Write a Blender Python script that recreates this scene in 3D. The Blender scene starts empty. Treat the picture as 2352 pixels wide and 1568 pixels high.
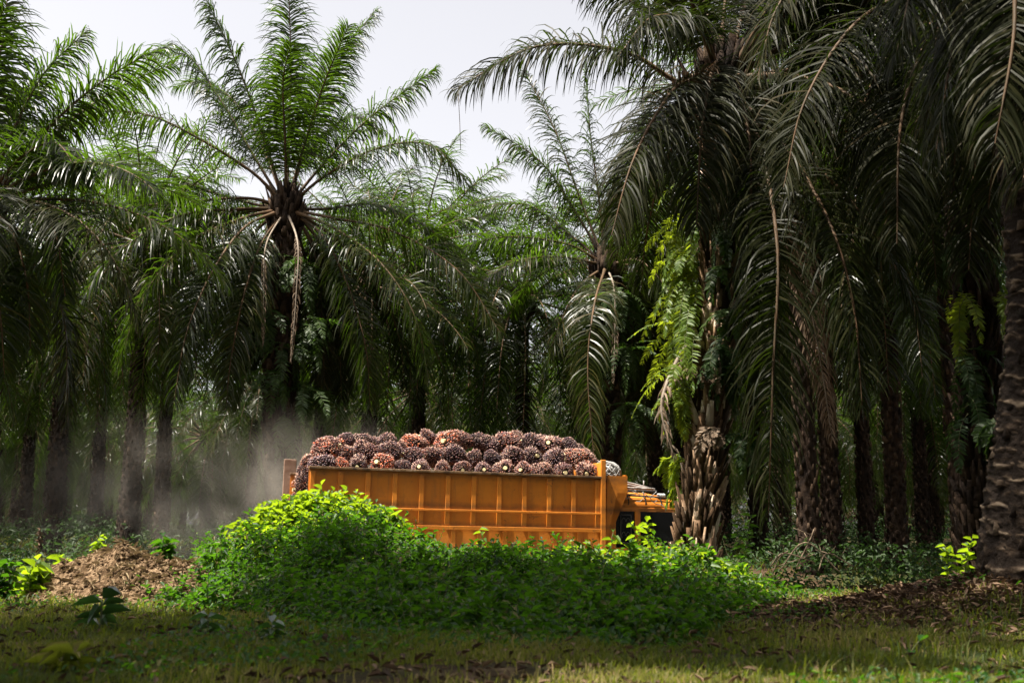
import bpy, math, random
import numpy as np
from mathutils import Vector

SC = bpy.context.scene
COL = SC.collection
# ------------------------------------------------------------------ camera, sky, sun
LENS = 40.0
PITCH = math.radians(9.73)
CZ = 1.5
cam = bpy.data.cameras.new('camera'); camo = bpy.data.objects.new('camera', cam); COL.objects.link(camo)
camo.location = (0, 0, CZ); camo.rotation_euler = (math.pi/2 + PITCH, 0, 0)
cam.lens = LENS; cam.sensor_width = 36; cam.clip_start = .05; cam.clip_end = 2000
cam.dof.use_dof = True; cam.dof.focus_distance = 18.5; cam.dof.aperture_fstop = 2.8
SC.camera = camo

SUN_EL, SUN_AZ = math.radians(67), math.atan2(-.86, -.49)      # azimuth from +Y towards +X
sd = Vector((math.sin(SUN_AZ)*math.cos(SUN_EL), math.cos(SUN_AZ)*math.cos(SUN_EL), math.sin(SUN_EL)))
w = bpy.data.worlds.new('World'); SC.world = w; w.use_nodes = True
nt = w.node_tree; nt.nodes.clear()
sky = nt.nodes.new('ShaderNodeTexSky'); sky.sky_type = 'NISHITA'; sky.sun_disc = False
sky.sun_elevation = SUN_EL; sky.sun_rotation = SUN_AZ % (2*math.pi)
sky.air_density = 1.0; sky.dust_density = 4.0; sky.ozone_density = 1.0
hs = nt.nodes.new('ShaderNodeHueSaturation'); hs.inputs['Saturation'].default_value = .16
hs.inputs['Value'].default_value = 1.0
bg = nt.nodes.new('ShaderNodeBackground'); bg.inputs['Strength'].default_value = .090
wo = nt.nodes.new('ShaderNodeOutputWorld')
mx = nt.nodes.new('ShaderNodeMix'); mx.data_type = 'RGBA'; mx.blend_type = 'MULTIPLY'; mx.inputs[0].default_value = 1; mx.inputs[7].default_value = (1.02, .995, 1.0, 1)
nt.links.new(sky.outputs[0], hs.inputs['Color']); nt.links.new(hs.outputs[0], mx.inputs[6]); nt.links.new(mx.outputs[2], bg.inputs[0]); nt.links.new(bg.outputs[0], wo.inputs[0])
sl = bpy.data.lights.new('sun', 'SUN'); sl.energy = 5.0; sl.angle = math.radians(.5); sl.color = (1, .93, .82)
so = bpy.data.objects.new('sun', sl); COL.objects.link(so); so.rotation_euler = sd.to_track_quat('Z', 'Y').to_euler()
SC.view_settings.view_transform = 'Standard'; SC.view_settings.look = 'None'
SC.view_settings.exposure = 1.65; SC.view_settings.gamma = 1.0
SC.cycles.max_bounces = 7; SC.cycles.diffuse_bounces = 3; SC.cycles.glossy_bounces = 2
SC.cycles.transmission_bounces = 4; SC.cycles.transparent_max_bounces = 6; SC.cycles.volume_bounces = 0
SC.cycles.use_denoising = True

# ------------------------------------------------------------------ helpers
FW = np.array((0, math.cos(PITCH), math.sin(PITCH))); UPV = np.array((0, -math.sin(PITCH), math.cos(PITCH)))
FP = 2352*LENS/36.0
def at(px, py, Y):
    """world point whose distance ahead is Y and which shows at (px, py) of the 2352 x 1568 picture"""
    d = FW + (px-1176)/FP*np.array((1., 0, 0)) - (py-784)/FP*UPV
    return np.array((0, 0, CZ)) + d*(Y/d[1])

def nz(v, ax=-1):
    return v/np.maximum(np.linalg.norm(v, axis=ax, keepdims=True), 1e-9)

class G:
    """collects quads, triangles, material slots and a per-vertex tint"""
    def __init__(s): s.V=[]; s.Q=[]; s.T=[]; s.QM=[]; s.TM=[]; s.A=[]; s.n=0
    def add(s, v, q=None, t=None, m=0, a=0.5):
        v = np.asarray(v, float).reshape(-1, 3)
        if q is not None:
            q = np.asarray(q, int).reshape(-1, 4)+s.n; s.Q.append(q); s.QM.append(np.full(len(q), m))
        if t is not None:
            t = np.asarray(t, int).reshape(-1, 3)+s.n; s.T.append(t); s.TM.append(np.full(len(t), m))
        a = np.asarray(a, float)
        s.A.append(np.full(len(v), float(a)) if a.ndim == 0 else a.reshape(-1))
        s.V.append(v); s.n += len(v)
    def join(s, o, M=None, off=0):
        if not o.n: return
        v = np.concatenate(o.V)
        if M is not None: v = v @ M[0].T + M[1]
        b = s.n
        for q, m in zip(o.Q, o.QM): s.Q.append(q+b); s.QM.append(m+off)
        for q, m in zip(o.T, o.TM): s.T.append(q+b); s.TM.append(m+off)
        s.A += o.A; s.V.append(v); s.n += len(v)
    def mesh(s, name, mats, smooth=True, offset=None):
        V = np.concatenate(s.V)
        if offset is not None: V = V-np.asarray(offset)
        Q = np.concatenate(s.Q) if s.Q else np.zeros((0, 4), int)
        T = np.concatenate(s.T) if s.T else np.zeros((0, 3), int)
        me = bpy.data.meshes.new(name)
        me.vertices.add(len(V)); me.vertices.foreach_set('co', V.astype(np.float32).ravel())
        nl = Q.size+T.size; nf = len(Q)+len(T)
        me.loops.add(nl); me.loops.foreach_set('vertex_index', np.concatenate([Q.ravel(), T.ravel()]).astype(np.int32))
        me.polygons.add(nf)
        me.polygons.foreach_set('loop_start', np.concatenate([np.arange(len(Q))*4, Q.size+np.arange(len(T))*3]).astype(np.int32))
        mi = np.concatenate([np.concatenate(s.QM) if s.QM else np.zeros(0), np.concatenate(s.TM) if s.TM else np.zeros(0)]).astype(np.int32)
        me.polygons.foreach_set('material_index', mi)
        me.polygons.foreach_set('use_smooth', np.full(nf, bool(smooth)))
        at_ = me.attributes.new('tint', 'FLOAT', 'POINT'); at_.data.foreach_set('value', np.concatenate(s.A).astype(np.float32))
        for m in (mats if isinstance(mats, (list, tuple)) else [mats]): me.materials.append(m)
        me.update(); me.validate()
        return me

def obj(name, me, parent=None, loc=None, rot=None):
    o = bpy.data.objects.new(name, me); COL.objects.link(o)
    if parent: o.parent = parent
    if loc is not None: o.location = loc
    if rot is not None: o.rotation_euler = rot
    return o
def tag(o, label=None, cat=None, group=None, kind=None):
    if label: o['label'] = label
    if cat: o['category'] = cat
    if group: o['group'] = group
    if kind: o['kind'] = kind
    return o

def box(g, c, s, m=0, R=None, a=.5):
    c = np.asarray(c, float); s = np.asarray(s, float)/2
    v = np.array([[x, y, z] for z in (-1, 1) for y in (-1, 1) for x in (-1, 1)])*s
    if R is not None: v = v@np.asarray(R).T
    g.add(v+c, q=[(0, 2, 3, 1), (4, 5, 7, 6), (0, 1, 5, 4), (2, 6, 7, 3), (0, 4, 6, 2), (1, 3, 7, 5)], m=m, a=a)
def rotz(a): c, s = math.cos(a), math.sin(a); return np.array(((c, -s, 0), (s, c, 0), (0, 0, 1)))
def roty(a): c, s = math.cos(a), math.sin(a); return np.array(((c, 0, s), (0, 1, 0), (-s, 0, c)))
def rotx(a): c, s = math.cos(a), math.sin(a); return np.array(((1, 0, 0), (0, c, -s), (0, s, c)))

def tube(g, P, R, n=6, m=0, a=.5, caps=True, ref=(0.13, .21, 1)):
    P = np.asarray(P, float); K = len(P); R = np.broadcast_to(np.asarray(R, float), (K,))
    T = nz(np.gradient(P, axis=0)); ref = np.broadcast_to(np.asarray(ref, float), T.shape)
    S = nz(np.cross(T, ref)); N = np.cross(S, T)
    th = np.arange(n)/n*2*np.pi
    v = P[:, None]+R[:, None, None]*(np.cos(th)[None, :, None]*S[:, None]+np.sin(th)[None, :, None]*N[:, None])
    i = np.arange(K-1)[:, None]*n; j = np.arange(n)[None]; j2 = (j+1) % n
    q = np.stack([i+j, i+j2, i+n+j2, i+n+j], -1).reshape(-1, 4)
    v = v.reshape(-1, 3)
    if caps:
        v = np.concatenate([v, P[:1], P[-1:]]); k0 = K*n
        t = [(k0, (b+1) % n, b) for b in range(n)]+[(k0+1, (K-1)*n+b, (K-1)*n+(b+1) % n) for b in range(n)]
        g.add(v, q=q, t=t, m=m, a=a)
    else: g.add(v, q=q, m=m, a=a)

def crom(P, n):
    """smooth curve through points, n samples, evenly spaced by length"""
    P = np.asarray(P, float)
    E = np.concatenate([[2*P[0]-P[1]], P, [2*P[-1]-P[-2]]])
    out = []
    for i in range(len(P)-1):
        p0, p1, p2, p3 = E[i:i+4]; t = np.linspace(0, 1, 24, endpoint=False)[:, None]
        out.append(.5*((2*p1)+(-p0+p2)*t+(2*p0-5*p1+4*p2-p3)*t**2+(-p0+3*p1-3*p2+p3)*t**3))
    C = np.concatenate(out+[P[-1:]])
    L = np.concatenate([[0], np.cumsum(np.linalg.norm(np.diff(C, axis=0), axis=1))])
    s = np.linspace(0, L[-1], n)
    return np.stack([np.interp(s, L, C[:, k]) for k in range(3)], 1)

# value noise for terrain and lumps
_rg = np.random.default_rng(5); _NT = _rg.random((256, 256))
def vnoise(x, y):
    x = np.asarray(x, float); y = np.asarray(y, float)
    xi = np.floor(x).astype(int); yi = np.floor(y).astype(int); fx = x-xi; fy = y-yi
    fx = fx*fx*(3-2*fx); fy = fy*fy*(3-2*fy)
    f = lambda a, b: _NT[a % 256, b % 256]
    return (f(xi, yi)*(1-fx)+f(xi+1, yi)*fx)*(1-fy)+(f(xi, yi+1)*(1-fx)+f(xi+1, yi+1)*fx)*fy
def fbm(x, y, o=4):
    r = 0; a = .5
    for k in range(o): r = r+a*(vnoise(x*2**k+17*k, y*2**k+5*k)-.5); a *= .5
    return r
def sm(a, b, x):
    t = np.clip((np.asarray(x, float)-a)/(b-a), 0, 1); return t*t*(3-2*t)

# ------------------------------------------------------------------ materials
def newmat(name):
    m = bpy.data.materials.new(name); m.use_nodes = True; n = m.node_tree; n.nodes.clear()
    o = n.nodes.new('ShaderNodeOutputMaterial'); return m, n, o
def ramp(n, fac, stops):
    r = n.nodes.new('ShaderNodeValToRGB'); e = r.color_ramp.elements
    while len(e) < len(stops): e.new(.5)
    for k, (p, c) in enumerate(stops): e[k].position = p; e[k].color = (*c, 1)
    n.links.new(fac, r.inputs[0]); return r.outputs[0]
def noise(n, scale, detail=4, rough=.55, vec=None, dist=0):
    t = n.nodes.new('ShaderNodeTexNoise'); t.inputs['Scale'].default_value = scale; t.inputs['Detail'].default_value = detail
    t.inputs['Roughness'].default_value = rough; t.inputs['Distortion'].default_value = dist
    if vec: n.links.new(vec, t.inputs['Vector'])
    return t.outputs['Fac']
def mixc(n, f, a, b, bt='MIX'):
    m = n.nodes.new('ShaderNodeMix'); m.data_type = 'RGBA'; m.blend_type = bt
    if isinstance(f, float): m.inputs[0].default_value = f
    else: n.links.new(f, m.inputs[0])
    for k, c in ((6, a), (7, b)):
        if isinstance(c, tuple): m.inputs[k].default_value = (*c, 1)
        else: n.links.new(c, m.inputs[k])
    return m.outputs[2]
def mth(n, op, a, b=0.):
    m = n.nodes.new('ShaderNodeMath'); m.operation = op
    for k, c in ((0, a), (1, b)):
        if isinstance(c, (int, float)): m.inputs[k].default_value = c
        else: n.links.new(c, m.inputs[k])
    return m.outputs[0]

def leafmat(name, cols, trans, tw=.4, rough=.38, spec=.5, objvar=.0):
    """cols: ramp of base colours over the tint; trans: colour seen through the leaf"""
    m, n, o = newmat(name)
    a = n.nodes.new('ShaderNodeAttribute'); a.attribute_name = 'tint'
    f = a.outputs['Fac']
    if objvar:
        oi = n.nodes.new('ShaderNodeObjectInfo')
        f = mth(n, 'ADD', f, mth(n, 'MULTIPLY', mth(n, 'SUBTRACT', oi.outputs['Random'], .5), objvar))
    c = ramp(n, f, [(k/(len(cols)-1), cc) for k, cc in enumerate(cols)])
    p = n.nodes.new('ShaderNodeBsdfPrincipled'); n.links.new(c, p.inputs['Base Color'])
    p.inputs['Roughness'].default_value = rough; p.inputs['Specular IOR Level'].default_value = spec
    t = n.nodes.new('ShaderNodeBsdfTranslucent')
    tc = mixc(n, f, tuple(x*.75 for x in trans), tuple(min(1, x*1.25) for x in trans)); n.links.new(tc, t.inputs[0])
    x = n.nodes.new('ShaderNodeMixShader'); x.inputs[0].default_value = tw
    n.links.new(p.outputs[0], x.inputs[1]); n.links.new(t.outputs[0], x.inputs[2]); n.links.new(x.outputs[0], o.inputs[0])
    return m
def solid(name, stops, scale=6, rough=.8, bump=.3, bscale=None, spec=.3, detail=6, coord='Object', dist=0, tint=0., stretch=None, metal=0):
    m, n, o = newmat(name)
    tc = n.nodes.new('ShaderNodeTexCoord'); vec = tc.outputs[coord]
    if stretch:
        mp = n.nodes.new('ShaderNodeMapping'); mp.inputs['Scale'].default_value = stretch; n.links.new(vec, mp.inputs[0]); vec = mp.outputs[0]
    f = noise(n, scale, detail, .62, vec, dist)
    if tint:
        a = n.nodes.new('ShaderNodeAttribute'); a.attribute_name = 'tint'
        f = mth(n, 'ADD', f, mth(n, 'MULTIPLY', mth(n, 'SUBTRACT', a.outputs['Fac'], .5), tint))
    c = ramp(n, f, stops)
    p = n.nodes.new('ShaderNodeBsdfPrincipled'); n.links.new(c, p.inputs['Base Color'])
    p.inputs['Roughness'].default_value = rough; p.inputs['Specular IOR Level'].default_value = spec; p.inputs['Metallic'].default_value = metal
    if bump:
        b = n.nodes.new('ShaderNodeBump'); b.inputs['Strength'].default_value = bump; b.inputs['Distance'].default_value = .05
        n.links.new(noise(n, bscale or scale*3, 6, .65, vec), b.inputs['Height']); n.links.new(b.outputs[0], p.inputs['Normal'])
    n.links.new(p.outputs[0], o.inputs[0]); return m

M = {}
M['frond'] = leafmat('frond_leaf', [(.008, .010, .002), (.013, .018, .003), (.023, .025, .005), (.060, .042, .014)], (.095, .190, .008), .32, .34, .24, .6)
M['frond_dark'] = leafmat('frond_leaf_old_and_shaded', [(.009, .010, .004), (.013, .015, .005), (.024, .023, .009), (.065, .048, .025)], (.050, .085, .006), .22, .46, .08, .5)  # duller copy: old low fronds, and shade painted into the right-hand crowns
M['frond_dead'] = leafmat('frond_dry', [(.10, .065, .04), (.17, .12, .08), (.24, .19, .14)], (.12, .07, .03), .2, .7, .2)
M['stalk'] = solid('frond_stalk', [(.3, (.032, .024, .010)), (.7, (.10, .050, .020))], 3, .7, .1)
M['stalk_dead'] = solid('frond_stalk_dry', [(.3, (.12, .09, .065)), (.7, (.27, .22, .17))], 3, .75, .2)
M['bark'] = solid('palm_bark', [(.25, (.010, .006, .004)), (.5, (.030, .018, .011)), (.75, (.07, .045, .028))], 5, .9, .8, 14, .15, tint=.5)
M['bark_pale'] = solid('palm_bark_sunlit', [(.25, (.03, .017, .008)), (.46, (.12, .07, .038)), (.62, (.30, .20, .125)), (.8, (.56, .46, .36))], 4, .9, .8, 14, .15, tint=.9, stretch=(1, 1, .35))  # bark made paler to stand in for sun on the near trunk
M['bark_ring'] = solid('palm_bark_ringed', [(.25, (.015, .009, .005)), (.5, (.050, .032, .019)), (.8, (.19, .14, .095))], 6, .85, .7, 22, .2, tint=1.3)
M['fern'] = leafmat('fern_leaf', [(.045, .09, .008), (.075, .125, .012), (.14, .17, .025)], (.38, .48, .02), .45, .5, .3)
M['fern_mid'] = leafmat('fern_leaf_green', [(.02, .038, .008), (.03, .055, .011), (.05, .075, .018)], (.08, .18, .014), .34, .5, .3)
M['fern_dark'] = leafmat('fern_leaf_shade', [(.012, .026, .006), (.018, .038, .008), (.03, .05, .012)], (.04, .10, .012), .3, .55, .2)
M['bush'] = leafmat('bush_leaf', [(.006, .026, .003), (.011, .042, .004), (.026, .060, .006), (.10, .070, .022)], (.10, .27, .008), .33, .5, .22)
M['shrub'] = leafmat('shrub_leaf', [(.025, .065, .006), (.045, .095, .008), (.085, .13, .015)], (.34, .50, .012), .42, .45, .3)
M['broad'] = leafmat('broad_leaf', [(.015, .04, .015), (.025, .06, .022), (.05, .08, .03)], (.06, .16, .02), .25, .3, .6)
M['stem'] = solid('plant_stem', [(.3, (.05, .07, .02)), (.7, (.10, .09, .04))], 8, .7, .1)
M['twig'] = solid('dry_twig', [(.3, (.10, .07, .045)), (.7, (.24, .18, .12))], 8, .85, .2)
M['grass'] = leafmat('grass_blade', [(.014, .030, .003), (.034, .052, .006), (.095, .080, .020), (.22, .155, .065)], (.26, .32, .02), .35, .6, .2)
M['litter'] = leafmat('dry_leaf_litter', [(.022, .012, .007), (.07, .040, .023), (.22, .145, .09)], (.08, .045, .02), .12, .75, .2)

M['straw'] = leafmat('dry_straw', [(.08, .055, .028), (.16, .11, .06), (.28, .21, .12)], (.14, .10, .05), .2, .7, .2)

def ground_mat():
    m, n, o = newmat('ground_soil_and_weeds')
    tc = n.nodes.new('ShaderNodeTexCoord'); v = tc.outputs['Object']
    soil = ramp(n, noise(n, 3.0, 8, .65, v), [(.3, (.015, .009, .005)), (.5, (.05, .030, .017)), (.72, (.14, .092, .06))])
    green = ramp(n, noise(n, 7.0, 6, .6, v), [(.3, (.012, .020, .005)), (.7, (.035, .045, .012))])
    f = ramp(n, noise(n, .55, 5, .6, v), [(.42, (0, 0, 0)), (.58, (1, 1, 1))])
    c = mixc(n, f, soil, green)
    p = n.nodes.new('ShaderNodeBsdfPrincipled'); n.links.new(c, p.inputs['Base Color']); p.inputs['Roughness'].default_value = .95
    p.inputs['Specular IOR Level'].default_value = .1
    b = n.nodes.new('ShaderNodeBump'); b.inputs['Strength'].default_value = .8; b.inputs['Distance'].default_value = .06
    n.links.new(noise(n, 11, 8, .7, v), b.inputs['Height']); n.links.new(b.outputs[0], p.inputs['Normal'])
    n.links.new(p.outputs[0], o.inputs[0]); return m
M['ground'] = ground_mat()
M['road'] = solid('dusty_road', [(.3, (.16, .12, .085)), (.7, (.30, .24, .18))], 1.5, .95, .5, 12, .1)
M['mound'] = solid('crumbly_earth', [(.3, (.060, .036, .018)), (.5, (.13, .082, .044)), (.75, (.27, .185, .11))], 9, .95, 1.0, 30, .1, tint=.5)

def paint_mat():
    m, n, o = newmat('orange_truck_paint')
    tc = n.nodes.new('ShaderNodeTexCoord'); v = tc.outputs['Object']
    c = ramp(n, noise(n, 1.4, 6, .6, v), [(.3, (.48, .145, .011)), (.6, (.62, .205, .016)), (.8, (.66, .25, .035))])
    dirt = ramp(n, noise(n, 6, 8, .7, v), [(.52, (0, 0, 0)), (.75, (1, 1, 1))])
    c = mixc(n, mixc(n, .35, (0, 0, 0), dirt), c, (.20, .085, .025))
    spots = ramp(n, noise(n, 22, 3, .5, v), [(.72, (0, 0, 0)), (.77, (1, 1, 1))])
    c = mixc(n, spots, c, (.07, .025, .012))
    mp = n.nodes.new('ShaderNodeMapping'); mp.inputs['Scale'].default_value = (14, 14, 1.1); n.links.new(v, mp.inputs[0])
    st = ramp(n, noise(n, 1.3, 5, .6, mp.outputs[0]), [(.56, (0, 0, 0)), (.78, (.5, .5, .5))])
    c = mixc(n, st, c, (.24, .10, .03))
    sc_ = ramp(n, noise(n, 3.1, 10, .75, v, 1.2), [(.60, (0, 0, 0)), (.66, (.8, .8, .8))])
    c = mixc(n, sc_, c, (.16, .06, .02))
    sx = n.nodes.new('ShaderNodeSeparateXYZ'); n.links.new(v, sx.inputs[0])
    mud = mth(n, 'MULTIPLY', mth(n, 'SUBTRACT', 1.0, mth(n, 'MULTIPLY', mth(n, 'SUBTRACT', sx.outputs[2], 1.1), 1.1)), mth(n, 'MULTIPLY', noise(n, 4, 8, .7, v), 1.3))
    mr = ramp(n, mud, [(.35, (0, 0, 0)), (.9, (.75, .75, .75))])
    c = mixc(n, mr, c, (.20, .13, .075))
    gr = 0.
    for z0_, w_ in ((1.93, 9.), (2.40, 7.), (1.655, 12.)):
        e_ = mth(n, 'MAXIMUM', mth(n, 'SUBTRACT', 1.0, mth(n, 'MULTIPLY', mth(n, 'ABSOLUTE', mth(n, 'SUBTRACT', sx.outputs[2], z0_)), w_)), 0.)
        gr = mth(n, 'ADD', gr, e_)
    gr = mth(n, 'MULTIPLY', gr, noise(n, 5, 8, .7, v, .5))
    c = mixc(n, ramp(n, gr, [(.18, (0, 0, 0)), (.62, (.8, .8, .8))]), c, (.13, .06, .02))
    p = n.nodes.new('ShaderNodeBsdfPrincipled'); n.links.new(c, p.inputs['Base Color']); p.inputs['Roughness'].default_value = .5
    b = n.nodes.new('ShaderNodeBump'); b.inputs['Strength'].default_value = .25; b.inputs['Distance'].default_value = .02
    n.links.new(noise(n, 5, 5, .6, v), b.inputs['Height']); n.links.new(b.outputs[0], p.inputs['Normal'])
    n.links.new(p.outputs[0], o.inputs[0]); return m
M['orange'] = paint_mat()
M['rust'] = solid('worn_dark_edge', [(.35, (.05, .03, .018)), (.55, (.16, .09, .04)), (.8, (.35, .30, .25))], 7, .7, .3)
M['palepaint'] = solid('faded_paint', [(.3, (.16, .09, .06)), (.7, (.28, .19, .14))], 4, .7, .2)
M['black'] = solid('black_rubber', [(.3, (.012, .012, .012)), (.7, (.03, .028, .026))], 9, .7, .2)
M['metal'] = solid('grey_steel', [(.3, (.10, .10, .10)), (.7, (.26, .25, .24))], 9, .45, .1, metal=.6)
M['seat'] = solid('cab_trim', [(.3, (.02, .02, .02)), (.7, (.05, .045, .04))], 9, .8, .1)
M['pole'] = solid('weathered_pole', [(.3, (.16, .14, .13)), (.7, (.38, .34, .31))], 6, .7, .2)
M['rope'] = solid('grey_rope', [(.3, (.14, .135, .13)), (.7, (.36, .35, .33))], 20, .8, .2)
M['cut'] = solid('pale_cut_stalk', [(.3, (.48, .38, .16)), (.7, (.72, .64, .40))], 12, .7, .1)
M['grille'] = solid('curled_wire', [(.3, (.05, .05, .055)), (.7, (.11, .11, .11))], 9, .6, 0, metal=0)
def glass():
    m, n, o = newmat('dark_window_glass')
    p = n.nodes.new('ShaderNodeBsdfPrincipled'); p.inputs['Base Color'].default_value = (.012, .013, .014, 1); p.inputs['Roughness'].default_value = .12
    t = n.nodes.new('ShaderNodeBsdfTransparent'); t.inputs[0].default_value = (.35, .36, .36, 1)
    x = n.nodes.new('ShaderNodeMixShader'); x.inputs[0].default_value = .45
    n.links.new(p.outputs[0], x.inputs[1]); n.links.new(t.outputs[0], x.inputs[2]); n.links.new(x.outputs[0], o.inputs[0]); return m
M['glass'] = glass()
def lampmat(name, c):
    m, n, o = newmat(name); p = n.nodes.new('ShaderNodeBsdfPrincipled'); p.inputs['Base Color'].default_value = (*c, 1); p.inputs['Roughness'].default_value = .15
    n.links.new(p.outputs[0], o.inputs[0]); return m
M['lens'] = lampmat('lamp_lens', (.7, .7, .68)); M['lens_orange'] = lampmat('amber_lens', (.6, .2, .02))
def fruit_mat():
    m, n, o = newmat('palm_fruit')
    a = n.nodes.new('ShaderNodeAttribute'); a.attribute_name = 'tint'
    oi = n.nodes.new('ShaderNodeObjectInfo')
    tc = n.nodes.new('ShaderNodeTexCoord')
    patch = noise(n, 3.2, 2, .5, tc.outputs['Object'])
    f = mth(n, 'ADD', mth(n, 'ADD', mth(n, 'MULTIPLY', a.outputs['Fac'], .55), mth(n, 'MULTIPLY', oi.outputs['Random'], .30)), mth(n, 'MULTIPLY', mth(n, 'SUBTRACT', patch, .5), 1.1))
    c = ramp(n, f, [(.10, (.035, .014, .022)), (.34, (.10, .038, .04)), (.55, (.17, .07, .055)), (.72, (.33, .12, .06)), (.88, (.62, .10, .04)), (1., (.70, .22, .07))])
    p = n.nodes.new('ShaderNodeBsdfPrincipled'); n.links.new(c, p.inputs['Base Color']); p.inputs['Roughness'].default_value = .33
    n.links.new(p.outputs[0], o.inputs[0]); return m
M['fruit'] = fruit_mat()
M['spike'] = solid('fruit_bract', [(.3, (.16, .075, .05)), (.7, (.60, .41, .31))], 12, .75, 0, tint=.8)

# ------------------------------------------------------------------ terrain
YAW = math.radians(19.0)
RC = np.array((-1.12, 18.25)); RD = np.array((math.cos(YAW), math.sin(YAW))); RN = np.array((-math.sin(YAW), math.cos(YAW)))
def rs(x, y): return (x-RC[0])*RN[0]+(y-RC[1])*RN[1]
PD = at(2360, 1292, 10.)[:2]
def gz(x, y):
    x = np.asarray(x, float); y = np.asarray(y, float); s = rs(x, y)
    z = .8*(1-sm(-3.7, -2.4, s)) + .62*sm(2.4, 5.0, s)+.75*sm(5, 28, s)
    off = np.minimum(sm(2.0, 3.2, np.abs(s)), 1)
    z = z+off*(.22*fbm(x*.35, y*.35)+.10*fbm(x*2.1, y*2.1))
    z = z+.40*np.exp(-(((x-PD[0])/1.25)**2+((y-PD[1]-.1)/1.3)**2))
    return z
def axis(lo, hi, flo, fhi, fine, coarse):
    a = np.arange(flo, fhi, fine); l = [flo]; st = fine
    while l[-1] > lo: st = min(st*1.25, coarse); l.append(l[-1]-st)
    r = [a[-1]]; st = fine
    while r[-1] < hi: st = min(st*1.25, coarse); r.append(r[-1]+st)
    return np.concatenate([l[:0:-1], a, r[1:]])
def sheet(name, xs, ys, zf, mat, kind):
    X, Y = np.meshgrid(xs, ys); Z = zf(X, Y); nx, ny = len(xs), len(ys)
    g = G(); i = np.arange(ny-1)[:, None]*nx; j = np.arange(nx-1)[None]
    g.add(np.stack([X, Y, Z], -1), q=np.stack([i+j, i+j+1, i+nx+j+1, i+nx+j], -1))
    o = obj(name, g.mesh(name, mat)); tag(o, kind=kind); return o
sheet('ground', axis(-260, 260, -8, 8, .10, 12), axis(-60, 420, 3, 22, .10, 12), gz, M['ground'], 'structure')
g = G()
us = np.linspace(-60, 90, 400); vs = np.linspace(-2.15, 2.15, 16)
U, Vv = np.meshgrid(us, vs); X = RC[0]+U*RD[0]+Vv*RN[0]; Y = RC[1]+U*RD[1]+Vv*RN[1]
Z = .012+.02*np.abs(fbm(U*1.2, Vv*3))-.03*sm(1.7, 2.15, np.abs(Vv))+.02
i = np.arange(15)[:, None]*400; j = np.arange(399)[None]
g.add(np.stack([X, Y, Z], -1), q=np.stack([i+j, i+j+1, i+401+j, i+400+j], -1))
tag(obj('road', g.mesh('road', M['road'])), kind='structure')

# ------------------------------------------------------------------ palm fronds
def frond_geo(P, rng, n=90, L=.95, wd=.045, K=4, rach=.045, S0=None, twist=0., start=.2, grav=.22, mess=.35, tri=False, nr=5):
    """feather frond along the points P: stalk (slot 1) and leaflets (slot 0)"""
    g = G(); C = crom(P, 34); T = nz(np.gradient(C, axis=0))
    if S0 is None:
        h = C[-1]-C[0]; h[2] = 0
        if np.linalg.norm(h) < .25: h = np.array((rng.normal(), rng.normal(), 0.))
        S0 = np.cross((0, 0, 1.), h)
    S0 = nz(np.asarray(S0, float))
    rr = rach*(1-.85*np.linspace(0, 1, 34)); rr[:4] *= np.array((2.0, 1.6, 1.3, 1.1))
    tube(g, C, rr, nr, m=1, a=rng.random(), caps=False)
    ts = []
    for sd_ in (-1, 1):
        t = start+(1-start)*(np.linspace(0, 1, n))+rng.normal(0, .4/n, n)
        ts.append(np.stack([np.clip(t, 0, 1), np.full(n, sd_)], 1))
    ts = np.concatenate(ts); t = ts[:, 0]; sg = ts[:, 1:2]; m = len(t)
    idx = t*33; i0 = np.clip(idx.astype(int), 0, 32); fr = (idx-i0)[:, None]
    c = C[i0]*(1-fr)+C[i0+1]*fr; tt = nz(T[i0]*(1-fr)+T[i0+1]*fr)
    S = nz(S0-tt*np.sum(S0*tt, -1, keepdims=True))
    N = np.cross(S, tt)                                # faces away from / above the crown
    N = np.where(N[:, 2:3]*1.0 < -.85, -N, N)
    an = twist*t[:, None]; S, N = S*np.cos(an)+N*np.sin(an), N*np.cos(an)-S*np.sin(an)
    u = (t-start)/(1-start)
    ln = L*np.clip(np.interp(u, [0, .08, .35, .7, .93, 1], [.35, .75, 1, .85, .5, .3]), 0, 1)*rng.uniform(.8, 1.1, m)
    fwd = np.interp(u, [0, .5, 1], [.25, .55, 1.3])[:, None]+rng.normal(0, .12, (m, 1))
    d = nz(S*sg+tt*fwd+N*(rng.normal(.05, mess, (m, 1))))
    wv = nz(tt-d*np.sum(tt*d, -1, keepdims=True)+N*rng.normal(0, .35, (m, 1)))
    pos = c.copy(); seg = ln[:, None]/K; vs = []; W = np.interp(np.arange(K+1)/K, [0, .3, .7, 1], [.6, 1, .7, .06])
    gm = grav*rng.uniform(.5, 1.6, (m, 1))*4/K
    for k in range(K+1):
        hw = wv*wd*.5*W[k]*(.6+.4*(ln[:, None]/L))
        vs.append(np.stack([pos-hw, pos+hw], 1))
        pos = pos+d*seg; d = nz(d+gm*(1+.6*k)*np.array((0, 0, -1.)))
        wv = nz(wv-d*np.sum(wv*d, -1, keepdims=True))
    v = np.stack(vs, 1)                                # m, K+1, 2, 3
    b = np.arange(m)[:, None]*(2*(K+1)); k = np.arange(K)[None]*2
    q = np.stack([b+k, b+k+1, b+k+3, b+k+2], -1)
    a = np.clip(rng.normal(.4, .2, m)+.25*(rng.random(m) < .06), 0, 1)
    g.add(v, q=q, m=0, a=np.repeat(a, 2*(K+1)))
    return g

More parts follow.
